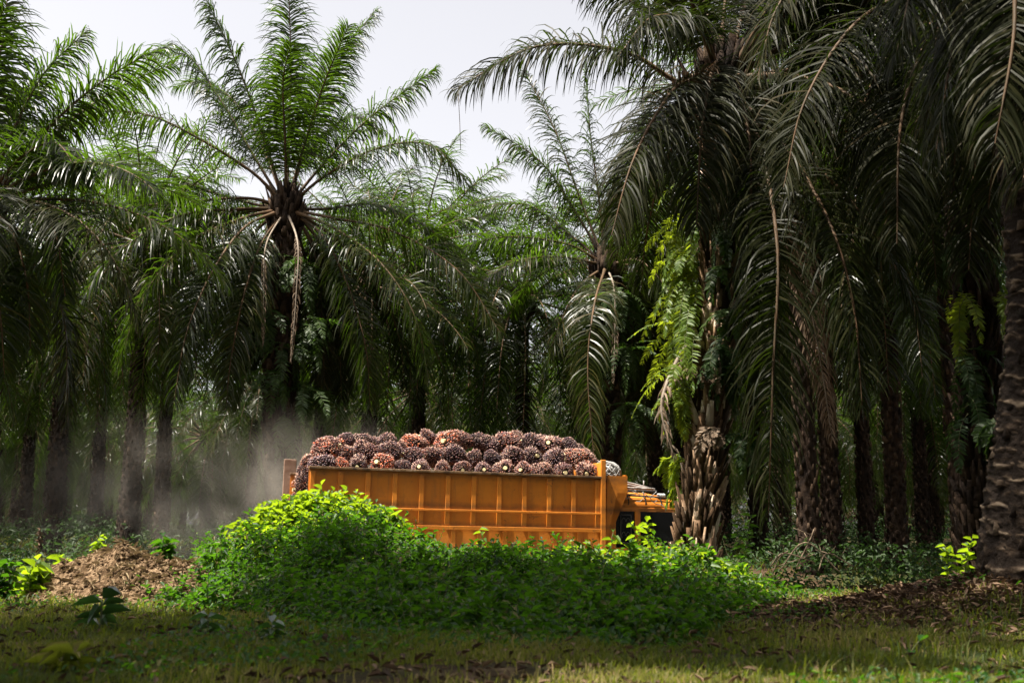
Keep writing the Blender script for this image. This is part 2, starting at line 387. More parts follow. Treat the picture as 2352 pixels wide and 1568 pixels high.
def arc(base, az, e0, L, bend, pw=1.25, n=12):
    """drooping midrib: starts at elevation e0, loses `bend` radians to the tip"""
    t = np.linspace(0, 1, n); e = e0-bend*t**pw
    e = np.maximum(e, -1.5)
    s = L/(n-1); d = np.stack([np.cos(e)*math.sin(az), np.cos(e)*math.cos(az), np.sin(e)], 1)*s
    return np.asarray(base)+np.concatenate([[np.zeros(3)], np.cumsum(d[:-1], axis=0)])

def trunk_geo(path, rad, rng, stubs=True, dens=9, slen=.22, ns=14, pale=.5, step=.16, sw=.085):
    """palm trunk with the cut leaf bases spiralling round it"""
    g = G(); C = crom(path, 60); R = np.interp(np.linspace(0, 1, 60), np.linspace(0, 1, len(rad)), rad)
    tube(g, C, R, ns, a=.25)
    if stubs:
        Lt = np.linalg.norm(np.diff(C, axis=0), axis=1).sum(); T = nz(np.gradient(C, axis=0))
        num = int(Lt/step*dens)
        s = np.linspace(0, .995, num); i = np.clip((s*59).astype(int), 0, 58); c = C[i]+(C[i+1]-C[i])*((s*59-i)[:, None]); t = T[i]; r = R[i]
        th = np.arange(num)*2.39996+rng.normal(0, .12, num)
        ref = nz(np.cross(t, (0.13, .21, 1.))); bi = np.cross(ref, t)
        o = ref*np.cos(th)[:, None]+bi*np.sin(th)[:, None]; lat = np.cross(t, o)
        hl = slen*rng.uniform(.6, 1.35, num)[:, None]; hw = (sw*rng.uniform(.5, 1.4, num))[:, None]; tk = (.05*rng.uniform(.6, 1.6, num))[:, None]
        out = rng.uniform(.05, .55, num)[:, None]**1.0; tw_ = rng.uniform(.1, .7, num)[:, None]
        b0 = c+o*(r[:, None]*.93)
        up = t+o*out+lat*rng.normal(0, .12, (num, 1))
        tip = b0+up*hl
        v = np.stack([b0-lat*hw, b0+lat*hw, b0+lat*hw*.7+o*tk-t*.03, b0-lat*hw*.7+o*tk-t*.03,
                      tip-lat*hw*tw_, tip+lat*hw*tw_, tip+lat*hw*.7*tw_+o*tk*.4, tip-lat*hw*.7*tw_+o*tk*.4], 1)
        b = np.arange(num)[:, None, None]*8
        q = b+np.array([[3, 2, 6, 7], [0, 3, 7, 4], [2, 1, 5, 6], [7, 6, 5, 4], [0, 1, 2, 3]])[None]
        g.add(v, q=q, a=np.repeat(np.clip(rng.normal(pale, .25, num), 0, 1), 8))
    return g

def make_palm(name, label, crown, trunk_path, rad, fronds, rng, cat='palm tree', group=None, bark='bark', n=90, L=.95, wd=.045, rnd=0, rlen=5.2,
              relev=(-.5, 1.3), leaf='frond', dens=9, slen=.22, razr=(0, 2*math.pi), dark_from=99, K=4, pale=.5, hang=0, trunk=None, bump=None, ns=14, grav=.24, mess=.35):
    base = np.asarray(trunk_path[0], float); root = obj(name, None, loc=base)
    tag(root, label, cat, group)
    tg = trunk if trunk is not None else trunk_geo(trunk_path, rad, rng, dens=dens, slen=slen, pale=pale, ns=ns, sw=.05 if dens > 20 else .085)
    obj('trunk', tg.mesh('trunk', M[bark], offset=base), root)
    for k, fr in enumerate(fronds):
        opt = {}; pts = fr
        if isinstance(fr, tuple): pts, opt = fr
        P = [np.asarray(crown)]
        P[0] = crown+(nz(pts[0]-crown))*.12
        P = np.array(P+list(pts))
        lf = opt.pop('leaf', leaf); st = opt.pop('stalk', 'stalk')
        kw = dict(n=n, L=L, wd=wd, K=K, grav=grav, mess=mess, twist=rng.normal(0, .35)); kw.update(opt)
        gg = frond_geo(P, rng, **kw)
        obj('frond', gg.mesh('frond', [M[lf], M[st]], offset=base), root)
    for k in range(rnd):
        az = rng.uniform(*razr); e0 = rng.uniform(*relev); ll = rlen*rng.uniform(.85, 1.1)
        P = arc(crown+np.array((math.sin(az), math.cos(az), 0))*.15, az, e0, ll, rng.uniform(.9, 1.5) if e0 < .8 else rng.uniform(.5, 1.1))
        gg = frond_geo(P, rng, n=n, L=L, wd=wd, K=K, twist=rng.normal(0, .4))
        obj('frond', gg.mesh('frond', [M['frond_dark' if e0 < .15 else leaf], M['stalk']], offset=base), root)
    for k in range(hang):
        az = rng.uniform(0, 6.28)
        P = arc(crown+np.array((math.sin(az), math.cos(az), -.3))*.25, az, -.6, rlen*rng.uniform(.6, .85), 1.0, .4)
        gg = frond_geo(P, rng, n=60, L=L*.6, wd=wd*.7, K=3, grav=.5)
        obj('dry_frond', gg.mesh('dry_frond', [M['frond_dead'], M['stalk_dead']], offset=base), root)
    # fibrous heart of the crown
    hg = trunk_geo([crown-np.array((0, 0, .75)), crown-np.array((0, 0, .3)), crown+np.array((0, 0, .35))], [.3, .42, .10], rng, dens=16, slen=.4, pale=.35)
    obj('crown_base', hg.mesh('crown_base', M['bark'], offset=base), root)
    return root

def pts(Y0, *l):
    """midrib points given as (px, py, depth offset)"""
    return [at(p[0], p[1], Y0+(p[2] if len(p) > 2 else 0)) for p in l]
def gpath(Y0, *l):
    """trunk path from the ground up"""
    P = pts(Y0, *l); p0 = P[0].copy(); p0[2] = float(gz(p0[0], p0[1]))-.1
    if P[0][2]-p0[2] > .15: return [p0]+P
    P[0] = p0; return P
R1 = np.random.default_rng(11)

# --- the tall palm left of the middle
YA = 27.
cA = at(657, 480, YA)
fA = [pts(YA, (600, 300, -.4), (545, 150, -.8), (462, -25, -1.2)),
      pts(YA, (664, 320, .2), (668, 150, .4), (662, -60, .3)),
      pts(YA, (655, 330, -.8), (650, 190, -1.6), (668, 100, -2.3)),
      pts(YA, (715, 300, .5), (765, 150, .9), (862, 25, 1.1)),
      pts(YA, (700, 330, -.4), (745, 190, -.8), (800, 60, -1.4)),
      pts(YA, (740, 380, 0), (850, 270, .2), (1000, 160, .4)),
      pts(YA, (745, 405, -.6), (870, 340, -1.2), (990, 335, -1.6), (1082, 430, -1.8)),
      pts(YA, (590, 370, .3), (500, 220, .6), (420, 118, .9), (335, 130, 1.1)),
      pts(YA, (585, 400, -.5), (460, 320, -1.0), (330, 262, -1.2), (190, 265, -1.2), (65, 340, -1.0)),
      pts(YA, (570, 455, -.5), (420, 465, -1.0), (260, 490, -1.2), (125, 600, -1.3)),
      pts(YA, (570, 465, .8), (430, 420, 1.5), (320, 350, 2.), (240, 370, 2.2)),
      pts(YA, (560, 500, -1.), (430, 560, -1.8), (330, 680, -2.2), (270, 840, -2.2)),
      pts(YA, (565, 520, -1.3), (490, 620, -2.2), (430, 760, -2.6), (400, 920, -2.6)),
      pts(YA, (600, 560, -1.), (560, 680, -1.5), (530, 830, -1.6), (520, 930, -1.6)),
      pts(YA, (760, 500, -.6), (900, 530, -1.2), (1050, 620, -1.5), (1150, 765, -1.5)),
      pts(YA, (760, 520, -1.), (870, 600, -1.8), (950, 720, -2.1), (985, 870, -2.1)),
      pts(YA, (740, 540, -.5), (800, 660, -.8), (840, 800, -1.), (850, 930, -1.)),
      pts(YA, (750, 480, .8), (860, 470, 1.5), (980, 520, 2.), (1060, 610, 2.2)),
      pts(YA, (620, 380, 1.), (560, 260, 1.8), (480, 190, 2.4), (400, 200, 2.6)),
      pts(YA, (700, 360, 1.), (800, 270, 1.8), (880, 300, 2.4)),
      pts(YA, (545, 480, -.8), (400, 500, -1.6), (250, 600, -2.), (160, 740, -2.)),
      (pts(YA, (684, 560, -1.6), (680, 680, -1.9), (668, 830, -1.9)), dict(leaf='frond_dead', stalk='stalk_dead', L=.22, n=70, start=.35, grav=1.6, rach=.035, wd=.02)),
      (pts(YA, (612, 560, -1.4), (606, 660, -1.6), (604, 790, -1.6)), dict(leaf='frond_dead', stalk='stalk_dead', L=.18, n=50, start=.5, grav=1.6, rach=.03, wd=.02))]
palmA = make_palm('oil_palm', 'tall oil palm with wide bright crown rising behind the truck\'s tail', cA,
          gpath(YA, (652, 1150), (645, 900), (650, 700), (656, 500)), [.42, .40, .40, .38, .34], fA, R1, rnd=12, relev=(-1.1, .2), n=190, L=1.08, wd=.036, slen=.26, grav=.32, mess=.38, razr=(-1.7, 1.7))

# --- the mid palm right of centre, partly behind the near trunk
YB = 31.
cB = at(1392, 610, YB)
fB = [pts(YB, (1375, 450, .3), (1355, 300, .5), (1345, 150, .5)),
      pts(YB, (1330, 450, .3), (1275, 300, .6), (1205, 165, .8)),
      pts(YB, (1330, 500, .0), (1240, 370, .2), (1115, 290, .3)),
      pts(YB, (1300, 560, -.6), (1150, 545, -1.), (1010, 590, -1.2)),
      pts(YB, (1290, 590, -1.2), (1190, 600, -2.), (1100, 650, -2.6)),
      pts(YB, (1430, 480, .3), (1470, 330, .6), (1480, 220, .8)),
      pts(YB, (1460, 500, -.3), (1540, 400, -.6), (1640, 350, -.8)),
      pts(YB, (1480, 570, -.3), (1590, 560, -.6), (1690, 660, -.8)),
      pts(YB, (1470, 600, -1), (1540, 680, -1.6), (1580, 820, -1.8)),
      pts(YB, (1330, 660, -1), (1280, 760, -1.6), (1240, 900, -1.8)),
      pts(YB, (1365, 700, -3.5), (1350, 850, -4.), (1365, 1060, -4.)),
      pts(YB, (1310, 540, .9), (1210, 470, 1.6), (1090, 480, 2.)),
      pts(YB, (1420, 640, 1.), (1450, 760, 1.3), (1450, 880, 1.4)),
      (pts(YB, (1410, 660, -1.2), (1413, 750, -1.4), (1408, 880, -1.4)), dict(leaf='frond_dead', stalk='stalk_dead', rach=.035, wd=.02, L=.2, n=40, start=.55, grav=.8))]
palmB = make_palm('oil_palm', 'oil palm with reddish frond stalks just left of the thick near trunk', cB,
          gpath(YB, (1392, 1150), (1392, 900), (1392, 640)), [.36, .36, .34], fB, R1, rnd=12, relev=(-1., .5), n=170, L=1.0, wd=.038, leaf='frond', grav=.3, razr=(-1.9, 1.9))

# --- the near palm beside the cab, hung with ferns
YC = 16.
cC = at(1655, 190, YC)
fC = [pts(YC, (1560, 190, -.2), (1430, 118, -.3), (1230, 108, -.2), (1048, 205, 0)),
      pts(YC, (1570, 190, -1.0), (1510, 260, -1.8), (1450, 380, -2.2), (1405, 540, -2.3)),
      pts(YC, (1740, 290, -.4), (1870, 380, -.8), (2000, 520, -1.), (2130, 750, -1.)),
      pts(YC, (1735, 300, -1.), (1785, 560, -1.9), (1775, 860, -2.1), (1765, 1180, -2.1)),
      pts(YC, (1640, 150, -.9), (1612, 300, -1.5), (1600, 520, -1.6)),
      pts(YC, (1690, 180, -.8), (1722, 330, -1.3), (1725, 540, -1.4)),
      pts(YC, (1580, 90, .2), (1460, 10, .4), (1330, -70, .5)),
      pts(YC, (1620, 80, -.5), (1560, -60, -1.), (1500, -200, -1.4)),
      pts(YC, (1660, 60, .4), (1680, -120, .6), (1700, -300, .6)),
      pts(YC, (1740, 110, 0), (1850, -20, .2), (1960, -120, .4)),
      pts(YC, (1770, 170, .2), (1930, 140, .5), (2060, 240, .6), (2120, 400, .6)),
      pts(YC, (1770, 230, .8), (1920, 280, 1.4), (2010, 400, 1.6), (2060, 600, 1.6)),
      pts(YC, (1710, 350, -.3), (1730, 560, .2), (1700, 800, .4)),
      pts(YC, (1560, 260, .8), (1470, 350, 1.4), (1410, 500, 1.6)),
      pts(YC, (1600, 60, -1.), (1500, 40, -1.9), (1420, 130, -2.4)),
      pts(YC, (1790, 320, -1.), (1900, 500, -1.8), (1960, 700, -2.2), (1980, 930, -2.3)),
      (pts(YC, (1760, 380, .8), (1840, 600, 1.2), (1880, 800, 1.3), (1912, 1010, 1.3)), dict(leaf='frond_dead', stalk='stalk_dead', L=.55, grav=.5)),
      (pts(YC, (1580, 250, -.4), (1520, 235, -.8), (1570, 190, -1.2), (1640, 150, -1.5)), dict(leaf='frond_dead', L=.5, n=60)),
      (pts(YC, (1560, 820, -.3), (1520, 930, -.4), (1548, 1050, -.4)), dict(leaf='frond_dead', stalk='stalk_dead', L=.25, n=40, start=.1))]
fC[-1] = ([at(1590, 790, YC-.3)]+fC[-1][0], fC[-1][1])
fC_dry = fC.pop()
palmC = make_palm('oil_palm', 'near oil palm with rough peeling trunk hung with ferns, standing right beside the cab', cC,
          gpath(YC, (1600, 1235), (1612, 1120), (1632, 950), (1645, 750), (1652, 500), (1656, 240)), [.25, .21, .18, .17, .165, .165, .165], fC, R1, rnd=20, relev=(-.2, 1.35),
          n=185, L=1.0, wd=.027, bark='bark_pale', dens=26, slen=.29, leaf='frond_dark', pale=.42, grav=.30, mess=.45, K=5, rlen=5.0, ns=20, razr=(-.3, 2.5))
for P_, opt_ in (fC_dry,):
    gg = frond_geo(np.array(P_), R1, n=40, L=.3, wd=.03, K=3, start=.1, grav=.5)
    obj('dry_frond', gg.mesh('dry_frond', [M['frond_dead'], M['stalk_dead']], offset=palmC.location), palmC)
gth = G(); tube(gth, [at(1052, 205, YC), at(1056, 280, YC), at(1058, 345, YC)], .006, 4)
obj('hanging_strand', gth.mesh('hanging_strand', M['twig'], offset=palmC.location), palmC)

# --- the ringed palm at the right edge
YD = 10.
def ringed_trunk(path, rad, rng):
    C = crom(path, 420); R = np.interp(np.linspace(0, 1, 420), np.linspace(0, 1, len(rad)), rad); T = nz(np.gradient(C, axis=0))
    S = nz(np.cross(T, (0.13, .21, 1.))); N = np.cross(S, T); n = 72
    th = np.arange(n)/n*2*np.pi; Lz = np.concatenate([[0], np.cumsum(np.linalg.norm(np.diff(C, axis=0), axis=1))])
    TH, LZ = np.meshgrid(th, Lz); u = TH/(2*np.pi)*7; v = LZ/.125+.5*vnoise(TH*3, LZ*2)
    # crescent scars in a staggered lattice
    row = np.floor(v); uu = (u+.5*(row % 2)) % 1-.5; vv = v-row
    brk = vnoise(TH*2.2+5, LZ*9+3); cres = np.exp(-((vv-.45-1.3*uu**2)/np.where(vv > .45+1.3*uu**2, .06, .22))**2)*sm(.25, .6, brk)
    rough = fbm(u*3, v*3)
    r = R[:, None]*(1+.0*u)+.020*cres+.05*rough+.045*fbm(u*9, v*9)+.02*fbm(u*25, v*30)+.02*np.sin(u/7*2*np.pi*3+LZ)
    V = C[:, None]+r[..., None]*(np.cos(TH)[..., None]*S[:, None]+np.sin(TH)[..., None]*N[:, None])
    i = np.arange(419)[:, None]*n; j = np.arange(n)[None]; j2 = (j+1) % n
    g = G(); g.add(V, q=np.stack([i+j, i+j2, i+n+j2, i+n+j], -1), a=np.clip(.22+.45*cres+rough*1.2+.5*fbm(u*6, v*8), 0, 1).ravel())
    fl_ = trunk_geo(path, [q_*.99 for q_ in rad], rng, dens=5, slen=.07, ns=8, pale=.35, sw=.035); g.join(fl_); return g
pathD = gpath(YD, (2368, 1290), (2372, 1200), (2378, 1020), (2392, 800), (2392, 600), (2362, 300), (2340, 0), (2325, -330))
cD = at(2335, -380, YD)
fD = [pts(YD, (2250, -330, -.3), (2130, -150, -.5), (2060, 120, -.6)),
      pts(YD, (2260, -250, .6), (2170, 0, 1.), (2120, 330, 1.2)),
      pts(YD, (2320, -220, -.8), (2330, 60, -1.2), (2285, 330, -1.3)),
      pts(YD, (2400, -200, -.8), (2400, 60, -1.1), (2350, 420, -1.2)),
      pts(YD, (2260, -180, -.2), (2200, 60, -.3), (2150, 350, -.3)),
      pts(YD, (2200, -420, .4), (2000, -300, .8), (1880, -60, 1.)),
      pts(YD, (2300, -150, 1.), (2300, 150, 1.4), (2270, 480, 1.5)),
      pts(YD, (2420, -200, .6), (2460, 60, .9), (2470, 400, 1.)),
      pts(YD, (2330, -250, 1.), (2210, 100, 2.), (2190, 430, 2.2))]
palmD = make_palm('oil_palm', 'ring scarred palm trunk rising from the litter mound at the right edge', cD, pathD, None, fD, R1, rnd=7, relev=(.0, 1.2),
          n=170, L=.95, wd=.025, bark='bark_ring', leaf='frond_dark', trunk=ringed_trunk(pathD, [.44, .36, .30, .28, .27, .28, .29, .29, .28], R1), razr=(1.4, 4.9), hang=0, rlen=4.8)

# --- the dark palm just behind it
YE = 13.5
cE = at(2195, -60, YE)
fE = [pts(YE, (2090, -20, -.4), (1960, 60, -.8), (1850, 230, -1.), (1800, 430, -1.)),
      pts(YE, (2100, 60, .5), (2000, 200, .9), (1950, 420, 1.)),
      pts(YE, (2130, 80, -.8), (2070, 280, -1.2), (2060, 560, -1.3)),
      pts(YE, (2080, -120, 0), (1920, -130, 0), (1790, 10, 0), (1740, 180, 0)),
      pts(YE, (2230, 120, -.6), (2240, 330, -1), (2225, 620, -1.1)),
      pts(YE, (2160, 120, 1), (2130, 350, 1.5), (2150, 640, 1.6)),
      pts(YE, (2290, 20, .3), (2390, 180, .5), (2430, 420, .5)),
      pts(YE, (2020, -10, 1.), (1880, 90, 1.6), (1830, 300, 1.9))]
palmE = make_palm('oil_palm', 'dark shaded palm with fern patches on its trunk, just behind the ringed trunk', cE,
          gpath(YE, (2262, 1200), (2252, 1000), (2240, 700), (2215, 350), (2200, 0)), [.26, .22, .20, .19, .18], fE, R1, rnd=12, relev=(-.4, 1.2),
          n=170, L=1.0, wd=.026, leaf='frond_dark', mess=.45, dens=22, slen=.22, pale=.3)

# --- the palm at the left edge
YF = 21.
cF = at(-45, 470, YF)
fF = [pts(YF, (30, 300, 0), (100, 170, .2), (195, 75, .3)), pts(YF, (-30, 250, 0), (5, 100, 0), (20, -40, .2)),
      pts(YF, (50, 360, -.5), (130, 330, -1), (185, 410, -1.2)), pts(YF, (40, 420, .6), (100, 380, 1.), (180, 390, 1.2)),
      pts(YF, (40, 460, -.8), (120, 520, -1.2), (150, 680, -1.3)), pts(YF, (20, 520, -.4), (60, 640, -.6), (70, 800, -.6)),
      pts(YF, (10, 350, .8), (40, 220, 1.4), (110, 180, 1.7)), pts(YF, (-20, 600, -1), (0, 720, -1.2), (10, 860, -1.2)),
      pts(YF, (-60, 280, 0), (-40, 120, -.5), (10, 20, -.8))]
palmF = make_palm('oil_palm', 'big oil palm whose crown leans in from the left edge of the view', cF,
          gpath(YF, (-60, 1150), (-55, 800), (-48, 500)), [.36, .34, .32], fF, R1, rnd=16, relev=(-.9, 1.2), n=160, L=1.0, wd=.038, grav=.3)

# --- unseen palms added beside and behind the camera to shade the foreground
for k, (x, y, h, rn) in enumerate(((-5.2, 6.5, 10.2, 24), (-4.6, -4.4, 9.0, 20), (.6, -3.8, 9.6, 26), (5.9, 2.2, 9.4, 26), (-7.6, 6.4, 13.6, 22), (-9.6, 3.2, 13.0, 24))):
    p0 = np.array((x, y, float(gz(x, y))-.1)); c_ = p0+np.array((1.2 if k in (0, 4, 5) else .2, 0, h))
    make_palm('oil_palm', ('unseen oil palm added left of the frame to shade the near grass', 'unseen oil palm nearest the viewer on the left, added for its shade', 'unseen oil palm just behind the viewer, added to block sky light', 'unseen oil palm just right of the viewer, added to block sky light', 'very tall unseen oil palm at left, added to shade the bush', 'very tall unseen oil palm farthest to the left, added for its shade')[k],
              c_, [p0, p0+np.array((.1, 0, h*.5)), c_-np.array((.25 if k in (0, 4, 5) else 0, 0, .8)), c_-np.array((0, 0, .2))], [.36, .33, .3], [], R1, rnd=rn,  relev=(.3, 1.35), n=100, L=1.0, wd=.065, K=3, rlen=4.2 if k in (0, 4, 5) else 5.4)

# --- the plantation behind: whole crowns, copied
def crown_mesh(seed, dense=72, nf=42, young=False):
    rng = np.random.default_rng(seed); g = G()
    for k in range(nf):
        az = k*2.39996+rng.normal(0, .2); e0 = np.interp(k/nf, [0, .25, .55, 1], [1.35, .85, .1, -1.15])+rng.normal(0, .1)
        P = arc(np.array((math.sin(az)*.2, math.cos(az)*.2, 0)), az, e0, 5.0*rng.uniform(.85, 1.1), rng.uniform(.8, 1.5))
        g.join(frond_geo(P, rng, n=dense, L=1.0, wd=.040, K=3, nr=4, mess=.42, grav=.3, twist=rng.normal(0, .4)), off=0)
    hg = trunk_geo([(0, 0, -.75), (0, 0, -.3), (0, 0, .35)], [.3, .4, .1], rng, dens=8, slen=.35)
    g.join(hg, off=2)
    return g.mesh('crown', [M['frond'], M['stalk'], M['bark']])
CR = [crown_mesh(100+k) for k in range(6)]
def trunk_mesh(seed, h=8.):
    rng = np.random.default_rng(seed)
    return trunk_geo([(0, 0, 0), (.05, .03, h*.5), (0, 0, h)], [.26, .18, .16], rng, dens=9, slen=.13, step=.2, ns=9, sw=.045).mesh('trunk', M['bark'])
TR = [trunk_mesh(200+k) for k in range(3)]
rng = np.random.default_rng(21)
manual = [(250, 720, 36), (400, 640, 44), (850, 660, 41), (965, 600, 50), (1100, 735, 34), (1200, 690, 46), (1560, 680, 40), (1500, 680, 52), (1830, 640, 27),
          (1960, 600, 36), (2090, 690, 25), (90, 740, 30), (160, 610, 48), (330, 560, 55), (740, 720, 52), (1720, 620, 45), (2200, 620, 33), (1880, 480, 50), (2020, 520, 42)]
spots = []
for px, py, Y in manual:
    Y = (8.3+rng.normal(0, .5))*2613/(1232-py)
    c = at(px, py, Y); spots.append((c[0], c[1], c[2]))
behind = [(x_, y_, 8.6) for x_, y_ in ((-9, -3.5), (8.6, 1.5), (7.2, -6.5), (-5, -10), (2.5, -12), (13.5, 6), (16, -2), (12.5, 14.5), (-14, 3), (-15, -6), (18.5, 12))]  # unseen palms added around the camera to block sky light
spots += behind
spots += [(8.3, 20.0, 12.2), (10.6, 27., 11.5), (7.1, 27.5, 12.4), (8.6, 16.4, 11.8)]  # tall palms added on the right so their high crowns block the sun
avoid = [cA, cB, cC, cD, cE, cF]
row = 0; y = 31.
while y < 112:
    nx = int((.5*y+10)/8.2)
    for i in range(-nx, nx+1):
        x = i*8.2+(row % 2)*4.1+rng.normal(0, .5); yy = y+rng.normal(0, .5)
        if rs(x, yy) < 6: continue
        if any(math.hypot(x-a[0], yy-a[1]) < 4.2 for a in avoid) or any(math.hypot(x-a[0], yy-a[1]) < 3.6 for a in spots[:19]): continue
        h = 7.3+rng.normal(0, .7)
        spots.append((x, yy, float(gz(x, yy))+h))
    y += 7.1; row += 1
for k, (x, y, z) in enumerate(spots):
    b = float(gz(x, y))-.1; near = y < 38
    px = min(1176+x/max(y, .1)*2613, 9000)
    marks = ((-60, 'just outside the left edge'), (110, 'at the left edge'), (230, 'left of the dirt mound'), (350, 'above the dirt mound'), (470, 'above the right foot of the dirt mound'), (600, 'just left of the tall bright palm'), (720, 'hidden behind the tall bright palm'),
             (850, 'over the tail of the load'), (980, 'over the left half of the load'), (1110, 'over the middle of the load'), (1240, 'over the right half of the load'), (1340, 'over the front of the load'), (1450, 'behind the palm with reddish stalks'), (1580, 'above the cab'),
             (1700, 'behind the thick ferny trunk'), (1800, 'right of the thick ferny trunk'), (1900, 'above the dry twigs'), (2020, 'in the dark gap right of the twigs'), (2150, 'left of the dark ferny trunk'), (2280, 'behind the dark ferny trunk'), (2400, 'behind the ringed trunk'), (9999, 'beyond the right edge'))
    mk = next(t for a_, t in marks if px < a_)
    rowi = ('front', 'second', 'third', 'fourth', 'fifth', 'sixth', 'seventh', 'eighth', 'ninth', 'tenth', 'eleventh', 'twelfth')[int(np.clip((y-24)/7.1, 0, 11))]
    zl = 'shaded oil palm %s, %s row back' % (mk, rowi)
    lab = 'unseen oil palm of the plantation around the viewer, added to block sky light' if y < 15 else None
    root = obj('oil_palm', None, loc=(x, y, b)); tag(root, lab or zl, 'palm tree', 'background oil palms in the plantation rows')
    a = rng.uniform(0, 6.28); s = rng.uniform(.9, 1.12)
    h = z-b
    t = obj('trunk', TR[k % 3], root, rot=(0, 0, a)); t.scale = (1.05, 1.05, h/8.)
    c = obj('crown', CR[k % 6], root, loc=(0, 0, h), rot=(rng.normal(0, .06), rng.normal(0, .06), a)); c.scale = (s, s, s)

same = {}
for o_ in COL.objects:
    if o_.get('label', '').startswith('shaded oil palm'): same.setdefault(o_['label'], []).append(o_)
for l_, os_ in same.items():
    if len(os_) > 1:
        os_.sort(key=lambda o_: o_.location.x/o_.location.y)
        for k, o_ in enumerate(os_): o_['label'] = l_+', '+(('left one', 'right one') if len(os_) == 2 else ('left one', 'middle one', 'right one', 'last one'))[min(k, 3)]
rng = np.random.default_rng(55); fw = G(); P1 = []
for k in range(4):
    cg = G()
    for j in range(26):
        az = j*2.39996; e0 = np.interp(j/26, [0, .5, 1], [1.3, .4, -.9]); P = arc(np.zeros(3), az, e0, 5.0, 1.1)
        cg.join(frond_geo(P, rng, n=14, L=1.1, wd=.14, K=2, nr=3, mess=.5))
    P1.append(cg)
for k in range(190):
    y = rng.uniform(114, 150); x = rng.uniform(-.56, .56)*y; z = float(gz(x, y))+(k % 3)*2.8+rng.uniform(.5, 2.5)
    fw.join(P1[k % 4], (rotz(rng.uniform(0, 6.28)), np.array((x, y, z))))
tag(obj('far_wood', fw.mesh('far_wood', [M['frond'], M['stalk']])), 'far dense palm wood closing the gaps between the last trunks', 'wood', kind='stuff')
# ------------------------------------------------------------------ truck
root = obj('dump_truck', None); root.rotation_mode = 'XYZ'
TL, TW = 4.6, 1.9
nl = at(705, 1082, 16.66); nr_ = at(1371, 1106, 18.16)
ctr = (nl[:2]+nr_[:2])/2 + RN*TW/2
ZT = 2.42
root.location = (ctr[0], ctr[1], .03); root.rotation_euler = (0, math.radians(.9), YAW)
tag(root, 'orange ribbed truck driving right along the dirt road, heaped with palm fruit', 'truck')
def P_(name, g, mat, parent=None, smooth=False, bev=0):
    o = obj(name, g.mesh(name, mat, smooth), parent or root)
    if bev:
        b = o.modifiers.new('bevel', 'BEVEL'); b.width = bev; b.segments = 2; b.limit_method = 'ANGLE'
    return o
yn = -TW/2
def side(yc, s):
    g = G(); box(g, (0, yc, (ZT+1.08)/2), (TL, .03, ZT-1.08)); o = P_('bed_side', g, M['orange'])
    for k in range(12):
        g = G(); x = -TL/2+.05+k*(TL-.1)/11
        box(g, (x, yc+s*.036, (ZT-.03+1.64)/2), (.075, .042, ZT-.03-1.64)); P_('rib', g, M['orange'], o, bev=.008)
        if k < 11:
            g = G(); box(g, (x+.10, yc+s*.036, (1.56+1.1)/2), (.07, .042, .46)); P_('rib', g, M['orange'], o, bev=.008)
    for z, h in ((1.86, .035), (1.60, .06)):
        g = G(); box(g, (0, yc+s*.064, z), (TL-.02, .016, h)); P_('rail', g, M['orange'], o, bev=.006)
    g = G(); box(g, (0, yc+s*.02, ZT+.012), (TL+.02, .125, .035)); P_('top_rail', g, M['rust'], o, bev=.006)
    return o
side(yn, -1); side(-yn, 1)
g = G(); box(g, (0, 0, 1.05), (TL-.04, TW-.06, .06)); P_('bed_floor', g, M['orange'])
g = G(); box(g, (TL/2+.035, 0, 1.86), (.06, TW+.08, 1.62)); P_('headboard', g, M['orange'], bev=.01)
for s in (-1, 1):
    g = G(); box(g, (TL/2+.035, s*(TW/2+.062), 1.88), (.085, .04, 1.66)); P_('corner_post', g, M['orange'], bev=.008)
    # L shaped side plate of the cab guard
    g = G(); y0 = s*(TW/2-.02); x0 = TL/2+.115
    prof = [(x0, 1.35), (x0+.10, 1.35), (x0+.115, 1.86), (x0+.20, 2.2), (x0+.375, 2.2), (x0+.375, 2.47), (x0+.02, 2.47)]
    v = [(x, y0-.012, z) for x, z in prof]+[(x, y0+.012, z) for x, z in prof]; n = len(prof)
    g.add(v, q=[(a, (a+1) % n, (a+1) % n+n, a+n) for a in range(n)], t=[(0, a, a+1) for a in range(1, n-1)]+[(n, n+a+1, n+a) for a in range(1, n-1)])
    P_('guard_plate', g, M['orange'])
g = G(); box(g, (TL/2+.30, 0, 2.335), (.36, TW-.07, .03)); box(g, (TL/2+.47, 0, 2.42), (.03, TW-.07, .14)); P_('cab_guard', g, M['orange'])
g = G(); box(g, (-TL/2-.01, TW/2+.02, 1.92), (.2, .05, 1.5)); P_('rear_post', g, M['palepaint'], bev=.01)
g = G(); box(g, (-TL/2-.02, 0, 1.32), (.04, TW-.08, .46)); P_('tailgate', g, M['orange'], bev=.01)
